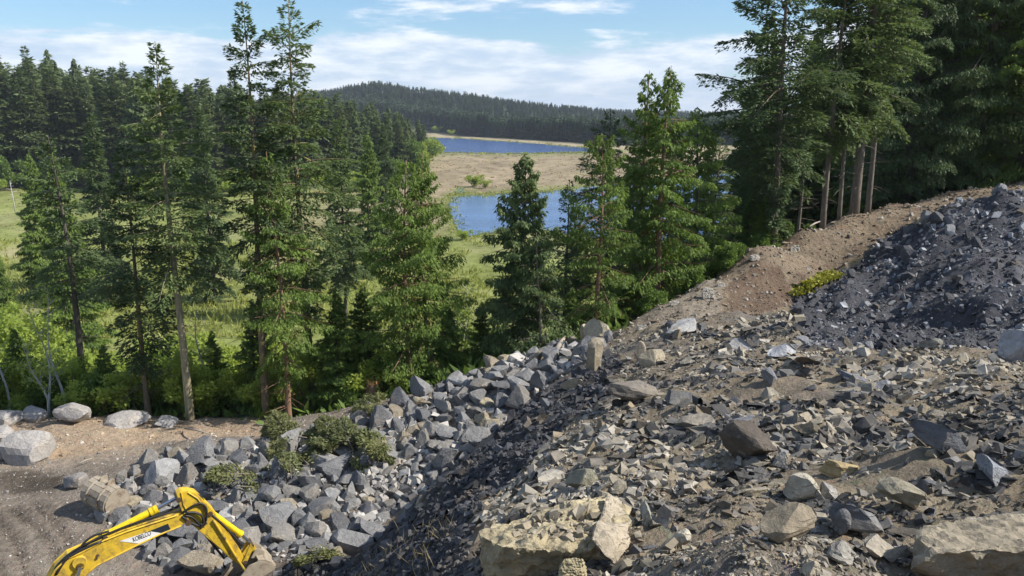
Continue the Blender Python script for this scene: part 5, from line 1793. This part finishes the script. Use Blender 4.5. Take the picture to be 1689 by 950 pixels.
def epart(name, g, mat, parent=None, bevel=0.0, smooth=False, **kw):
    return link(name, g.mesh(name, [mat], smooth=smooth, bevel=bevel), parent or ex, **kw)


HWB = 0.17
boom_px = [(60, 1010), (74, 972), (90, 941), (111, 921), (134, 911), (172, 891), (210, 876), (250, 863), (291, 850), (306, 849), (313, 857), (299, 867), (262, 882), (228, 898), (190, 917), (160, 932), (140, 949), (122, 972), (108, 1010)]
g = Geo()
g.prism(pl(boom_px, HWB), NRM * -HWB, NRM * HWB)
boom = epart('boom', g, M['yellow'], bevel=0.012)
# edge flanges on the boom
g = Geo()
for s_ in (-1, 1):
    g.tube([bp(x, y, HWB) - NRM * HWB + NRM * s_ * (HWB + 0.012) for x, y in boom_px[1:9]], 0.022, 4)
    g.tube([bp(x, y, HWB) - NRM * HWB + NRM * s_ * (HWB + 0.012) for x, y in boom_px[11:18]], 0.022, 4)
epart('flange', g, M['yellow'], boom)
# decals on the viewer's side
for nm, poly, mt, lift in (('white_decal', [(197, 892.5), (246, 876), (267, 879.5), (231, 896.5)], 'white_vinyl', 0.004), ('blue_decal', [(246.6, 875.6), (277, 863.5), (281.5, 873.5), (267.8, 879.2)], 'blue_vinyl', 0.004)):
    g = Geo()
    P_ = [bp(x, y, HWB) + NRM * lift for x, y in poly]
    g.prism(P_, NRM * 0.0, NRM * 0.003)
    epart(nm, g, M[mt], boom)
td = bpy.data.curves.new('lettering', 'FONT')
td.body = 'KOBELCO'
td.size = 1.0
td.extrude = 0.006
td.space_character = 0.92
to = bpy.data.objects.new('lettering_source', td)
col.objects.link(to)
bpy.context.view_layer.update()
tm = bpy.data.meshes.new_from_object(to.evaluated_get(bpy.context.evaluated_depsgraph_get()))
bpy.data.objects.remove(to)
tv = np.array([v.co for v in tm.vertices])
A_, B_, C_ = bp(220.0, 893.6, HWB), bp(249.5, 881.8, HWB), bp(218.2, 886.4, HWB)
ex_x = (B_ - A_) / (tv[:, 0].max() - tv[:, 0].min())
ex_y = (C_ - A_) / max(tv[:, 1].max(), 1e-6)
nv = A_ + (tv[:, 0:1] - tv[:, 0].min()) * ex_x + tv[:, 1:2] * ex_y + NRM * 0.009 + NRM * tv[:, 2:3] * 0.3
for v, p_ in zip(tm.vertices, nv):
    v.co = p_
tm.materials.clear()
tm.materials.append(M['black_vinyl'])
link('lettering', tm, boom)
# small grease marks: welded pads
g = Geo()
for x, y in ((159, 921), (161, 916)):
    c = bp(x, y, HWB) + NRM * 0.004
    g.tube([c - NRM * 0.01, c + NRM * 0.012], [0.03, 0.03], 8)
epart('grease_point', g, M['pin'], boom)
# arm
HWA = 0.135
arm_px = [(291, 816), (299, 811), (310, 810.5), (323, 813), (337, 827), (352, 842), (372, 872), (391, 901), (402, 918), (404, 926), (396, 931), (386, 927), (362, 905), (340, 886), (324, 872), (303, 852), (295, 832)]
g = Geo()
g.prism(pl(arm_px, HWA), NRM * -HWA, NRM * HWA)
arm = epart('arm', g, M['yellow'], bevel=0.012)
g = Geo()
for s_ in (-1, 1):
    g.tube([bp(x, y, HWA) - NRM * HWA + NRM * s_ * (HWA + 0.008) for x, y in [(299, 812), (303, 832), (312, 850), (325, 866), (337, 868), (341, 856), (337, 838), (326, 822), (310, 812)]], 0.016, 4)
epart('flange', g, M['yellow'], arm)
g = Geo()
gp = [bp(x, y, HWA) + NRM * 0.003 for x, y in [(352, 866), (367, 880), (388, 913), (378, 916), (352, 894), (341, 881)]]
g.prism(gp, NRM * 0, NRM * 0.004)
epart('grime_plate', g, M['yellow_dirty'], arm)


def ptube(parent, name, mat, a, b, r, off=0.0, sides=12, caps=()):
    g = Geo()
    p0, p1 = bp(*a, off), bp(*b, off)
    g.tube([p0, p1], [r, r], sides)
    for q in caps:
        c = p0 + (p1 - p0) * q
        dd = (p1 - p0) / np.linalg.norm(p1 - p0)
        g.tube([c - dd * 0.05, c + dd * 0.05], [r * 1.25, r * 1.25], sides)
    return epart(name, g, mat, parent)


cyl = ptube(None, 'arm_cylinder', M['yellow_new'], (173, 883), (257, 840), 0.078, 0, 14, (0.02, 0.93, 0.99))
ptube(cyl, 'rod', M['chrome'], (256, 840.5), (294, 820), 0.042, 0, 12)
cyl2 = ptube(None, 'bucket_cylinder', M['yellow_new'], (345, 843), (397, 881), 0.066, 0, 14, (0.02, 0.97))
ptube(cyl2, 'rod', M['chrome'], (396, 880.4), (413, 896), 0.038, 0, 12)
# pins
g = Geo()
for (x, y, hw, r) in [(293, 820, 0.19, 0.055), (308, 856, 0.22, 0.07), (345, 843, 0.16, 0.055), (173, 884, 0.17, 0.06), (131, 927, 0.22, 0.085), (413, 896, 0.17, 0.05), (402, 922, 0.18, 0.05), (424, 916, 0.18, 0.05)]:
    c = bp(x, y)
    g.tube([c - NRM * hw, c + NRM * hw], [r, r], 12)
epart('pin', g, M['pin'])
# cylinder brackets
g = Geo()
for s_ in (-1, 1):
    g.prism(pl([(166, 893), (170, 880), (178, 880), (192, 884)], 0), NRM * (s_ * 0.10 - 0.015), NRM * (s_ * 0.10 + 0.015))
    g.prism(pl([(340, 852), (342, 838), (349, 838), (356, 850)], 0), NRM * (s_ * 0.09 - 0.015), NRM * (s_ * 0.09 + 0.015))
epart('bracket', g, M['yellow'])
# boss on the viewer's side of the boom with the lift cylinders
g = Geo()
c = bp(131, 927, HWB)
g.tube([c - NRM * 0.02, c + NRM * 0.05], [0.15, 0.13], 16)
epart('boss', g, M['yellow'], boom)
for s_ in (-1, 1):
    g = Geo()
    a, b = bp(131, 927) + NRM * s_ * (HWB + 0.10), bp(108, 1005) + NRM * s_ * (HWB + 0.10)
    g.tube([a, b], [0.04, 0.04], 10)
    lc = epart('lift_cylinder', g, M['chrome'])
    g = Geo()
    e = a + (b - a) * 1.55
    g.tube([b, e], [0.07, 0.07], 12)
    epart('barrel', g, M['yellow_new'], lc)
# linkage
for nm, pts_, w_ in (('tipping_link', [(413, 893), (418, 897), (428, 914), (424, 920), (418, 914)], 0.12), ('guide_link', [(411, 892), (416, 897), (404, 924), (397, 922)], 0.15)):
    g = Geo()
    for s_ in (-1, 1):
        g.prism(pl(pts_, 0), NRM * (s_ * w_ - 0.02), NRM * (s_ * w_ + 0.02))
    epart(nm, g, M['yellow_dirty'], bevel=0.006)
# hoses along the boom and over the knee
hose_paths = [[(82, 958), (92, 934), (115, 912), (150, 893), (200, 871), (250, 853), (296, 842), (308, 838)], [(86, 955), (98, 930), (121, 911), (158, 893), (208, 873), (260, 854), (300, 847)],
              [(128, 910), (140, 893), (155, 883), (170, 879), (180, 876)], [(300, 846), (318, 834), (332, 829), (341, 838), (341, 856), (337, 868), (330, 864)], [(303, 850), (316, 852), (326, 861), (332, 870), (341, 862)],
              [(322, 814), (331, 818), (336, 826), (334, 830)], [(339, 882), (352, 899), (370, 921)], [(352, 858), (372, 890), (390, 920), (407, 945)]]
hose_paths += [[(92, 948), (108, 922), (135, 906), (168, 893)], [(118, 913), (160, 890), (205, 869), (255, 850), (290, 838), (302, 828)], [(306, 846), (322, 845), (333, 850), (337, 862), (330, 872)], [(345, 846), (362, 860), (382, 880), (399, 900)], [(300, 852), (314, 862), (328, 868)]]
for i, hp in enumerate(hose_paths):
    off = [0.10, -0.02, 0.15, 0.18, 0.17, 0.05, -0.12, 0.17, 0.18, 0.04, 0.19, 0.12, 0.19][i]
    g = Geo()
    P_ = np.array([bp(x, y, off) for x, y in hp])
    tt = np.linspace(0, len(P_) - 1, len(P_) * 3)
    sm = np.stack([np.interp(tt, np.arange(len(P_)), P_[:, k]) for k in range(3)], -1)
    sm[1:-1] = (sm[:-2] + 2 * sm[1:-1] + sm[2:]) / 4
    g.tube(sm, 0.024 if i < 6 else 0.03, 6)
    epart('hose', g, M['hose'] if i not in (7,) else M['yellow_dirty'], smooth=True)
for off in (0.06, 0.13):
    g = Geo()
    g.tube([bp(x, y, off) for x, y in [(120, 915), (150, 898), (200, 876), (250, 859), (288, 848)]], 0.02, 6)
    epart('hydraulic_pipe', g, M['yellow_dirty'], smooth=True)


def bucket_geo(wid, R):
    """digging bucket: curved shell open towards +x, ears on top; origin at the middle of the pin side"""
    prof = [(0.95 * R, 0.10 * R)] + [(R * (0.05 + 0.85 * math.cos(a)), R * (-0.45 + 0.80 * math.sin(a))) for a in np.radians(np.linspace(75, 285, 11))] + [(1.15 * R, -1.30 * R)]
    prof = prof[1:]
    sh = Geo()
    th = 0.035
    for i in range(len(prof) - 1):
        (x1, z1), (x2, z2) = prof[i], prof[i + 1]
        dx, dz = x2 - x1, z2 - z1
        l = math.hypot(dx, dz)
        nx_, nz_ = dz / l * th, -dx / l * th
        sh.prism([(x1, 0, z1), (x2, 0, z2), (x2 + nx_, 0, z2 + nz_), (x1 + nx_, 0, z1 + nz_)], (0, -wid / 2, 0), (0, wid / 2, 0))
    sides = []
    for s_ in (-1, 1):
        gs_ = Geo()
        gs_.prism([(x, 0, z) for x, z in prof] + [(0.62 * R, 0, 0.1 * R)], (0, s_ * wid / 2 - 0.015 + s_ * 0.02, 0), (0, s_ * wid / 2 + 0.015 + s_ * 0.02, 0))
        sides.append(gs_)
    ears = []
    for s_ in (-1, 1):
        ge = Geo()
        ge.prism([(-0.15 * R, 0, 0.28 * R), (0.45 * R, 0, 0.22 * R), (0.40 * R, 0, 0.62 * R), (0.25 * R, 0, 0.70 * R), (-0.05 * R, 0, 0.60 * R)], (0, s_ * 0.15 - 0.02, 0), (0, s_ * 0.15 + 0.02, 0))
        ears.append(ge)
    teeth = []
    x2, z2 = prof[-1]
    for k in range(5):
        yy = (k - 2) / 4 * (wid - 0.12)
        gt = Geo()
        gt.prism([(x2 - 0.05, 0, z2 - 0.03), (x2 - 0.05, 0, z2 + 0.06), (x2 + 0.22, 0, z2 - 0.01)], (0, yy - 0.04, 0), (0, yy + 0.04, 0))
        teeth.append(gt)
    strips = []
    for yy in (-0.25 * wid, 0.25 * wid):
        gp_ = Geo()
        gp_.tube([(x * 1.04 - 0.03, yy, z * 1.02) for x, z in prof[1:9]], 0.035, 4)
        strips.append(gp_)
    return sh, sides, ears, teeth, strips


def build_bucket(root, wid, R, Mx, mat):
    sh, sides, ears, teeth, strips = bucket_geo(wid, R)

    def lk(n, gg, par, b=0.006):
        me = gg.mesh(n, [mat], bevel=b)
        me.transform(Mx)
        return link(n, me, par)
    for gg in sides:
        lk('side_plate', gg, root)
    for gg in ears:
        lk('ear', gg, root)
    for gg in teeth:
        lk('tooth', gg, root)
    for gg in strips:
        lk('wear_strip', gg, root)
    return root


# bucket on the arm: opening towards the machine (-HD), origin by the pins
bo = (bp(402, 921) + bp(426, 917)) / 2
Mb = Matrix.Translation(Vector(bo) + Vector((0.16, 0.10, -0.02))) @ Matrix((tuple(Vector(HD) * -1) + (0,), tuple(Vector(NRM) * -1) + (0,), (0, 0, 1, 0), (0, 0, 0, 1))).transposed() @ Matrix.Rotation(R_(-22), 4, 'Y') @ Matrix.Translation((0, 0, -0.12))
sh = bucket_geo(0.78, 0.52)[0]
me = sh.mesh('bucket', [M['steel']])
me.transform(Mb)
bk = link('bucket', me, ex)
build_bucket(bk, 0.78, 0.52, Mb, M['steel'])
# the machine itself, below the edge of the photo
foot = bp(60, 1010)
back = Vector(foot) - Vector(HD) * 2.0 + Vector((-0.3, -1.6, 0))
bz = pit_z
yaw = TH
Mr = Matrix.Translation(Vector((back.x, back.y, bz))) @ Matrix.Rotation(yaw, 4, 'Z')


def mbox(name, parts_, mat, bev=0.03):
    g = Geo()
    for c, e in parts_:
        g.box(c, e)
    me = g.mesh(name, [mat], bevel=bev)
    me.transform(Mr)
    return link(name, me, ex)


mbox('house', [((-0.75, -0.1, 1.25), (2.2, 2.1, 0.9)), ((-1.6, 0, 1.35), (0.6, 2.15, 1.1))], M['yellow'])
mbox('cab', [((0.35, 0.62, 1.35), (1.25, 0.85, 0.95))], M['yellow'])
mbox('cab_window', [((0.35, 0.62, 1.95), (1.15, 0.80, 0.35))], M['glass_dark'])
mbox('undercarriage', [((-0.5, 0, 0.6), (1.2, 1.4, 0.5))], M['pin'])
for s_ in (-1, 1):
    g = Geo()
    n_ = 12
    loop = [(-2.0 + 0.36 * math.cos(a), 0.38 + 0.36 * math.sin(a)) for a in np.linspace(math.pi / 2, 3 * math.pi / 2, 7)] + [(1.0 + 0.36 * math.cos(a), 0.38 + 0.36 * math.sin(a)) for a in np.linspace(-math.pi / 2, math.pi / 2, 7)]
    g.prism([(x, 0, z) for x, z in loop], (0, s_ * 0.85 - 0.22, 0), (0, s_ * 0.85 + 0.22, 0))
    me = g.mesh('track', [M['hose']], bevel=0.02)
    me.transform(Mr)
    link('track', me, ex)

# the loose bucket lying on the pit floor
p = hit([163], [853], 12, 60)[0]
sb = thing('spare_bucket', 'loose rusty tan digging bucket lying at the left foot of the heap', 'bucket', (p[0], p[1] + 0.35, p[2]), 0)
Ms = Matrix.Rotation(R_(62), 4, 'Z') @ Matrix.Rotation(R_(8), 4, 'X') @ Matrix.Translation((0, 0, 0.68))
me = bucket_geo(0.95, 0.46)[0].mesh('shell', [M['steel']])
me.transform(Ms)
link('shell', me, sb)
build_bucket(sb, 0.95, 0.46, Ms, M['steel'])

# ------------------------------------------------------------------ air
hz = Geo()
hz.box((0, 4600, 100), (14000, 10400, 206))
hm = bpy.data.materials.new('air')
hm.use_nodes = True
hm.node_tree.nodes.clear()
ho = hm.node_tree.nodes.new('ShaderNodeOutputMaterial')
hv = hm.node_tree.nodes.new('ShaderNodeVolumePrincipled')
hv.inputs['Color'].default_value = (0.80, 0.88, 1.0, 1)
hv.inputs['Density'].default_value = HAZE
hm.node_tree.links.new(hv.outputs[0], ho.inputs['Volume'])
link('haze', hz.mesh('haze', [hm]), kind='stuff')
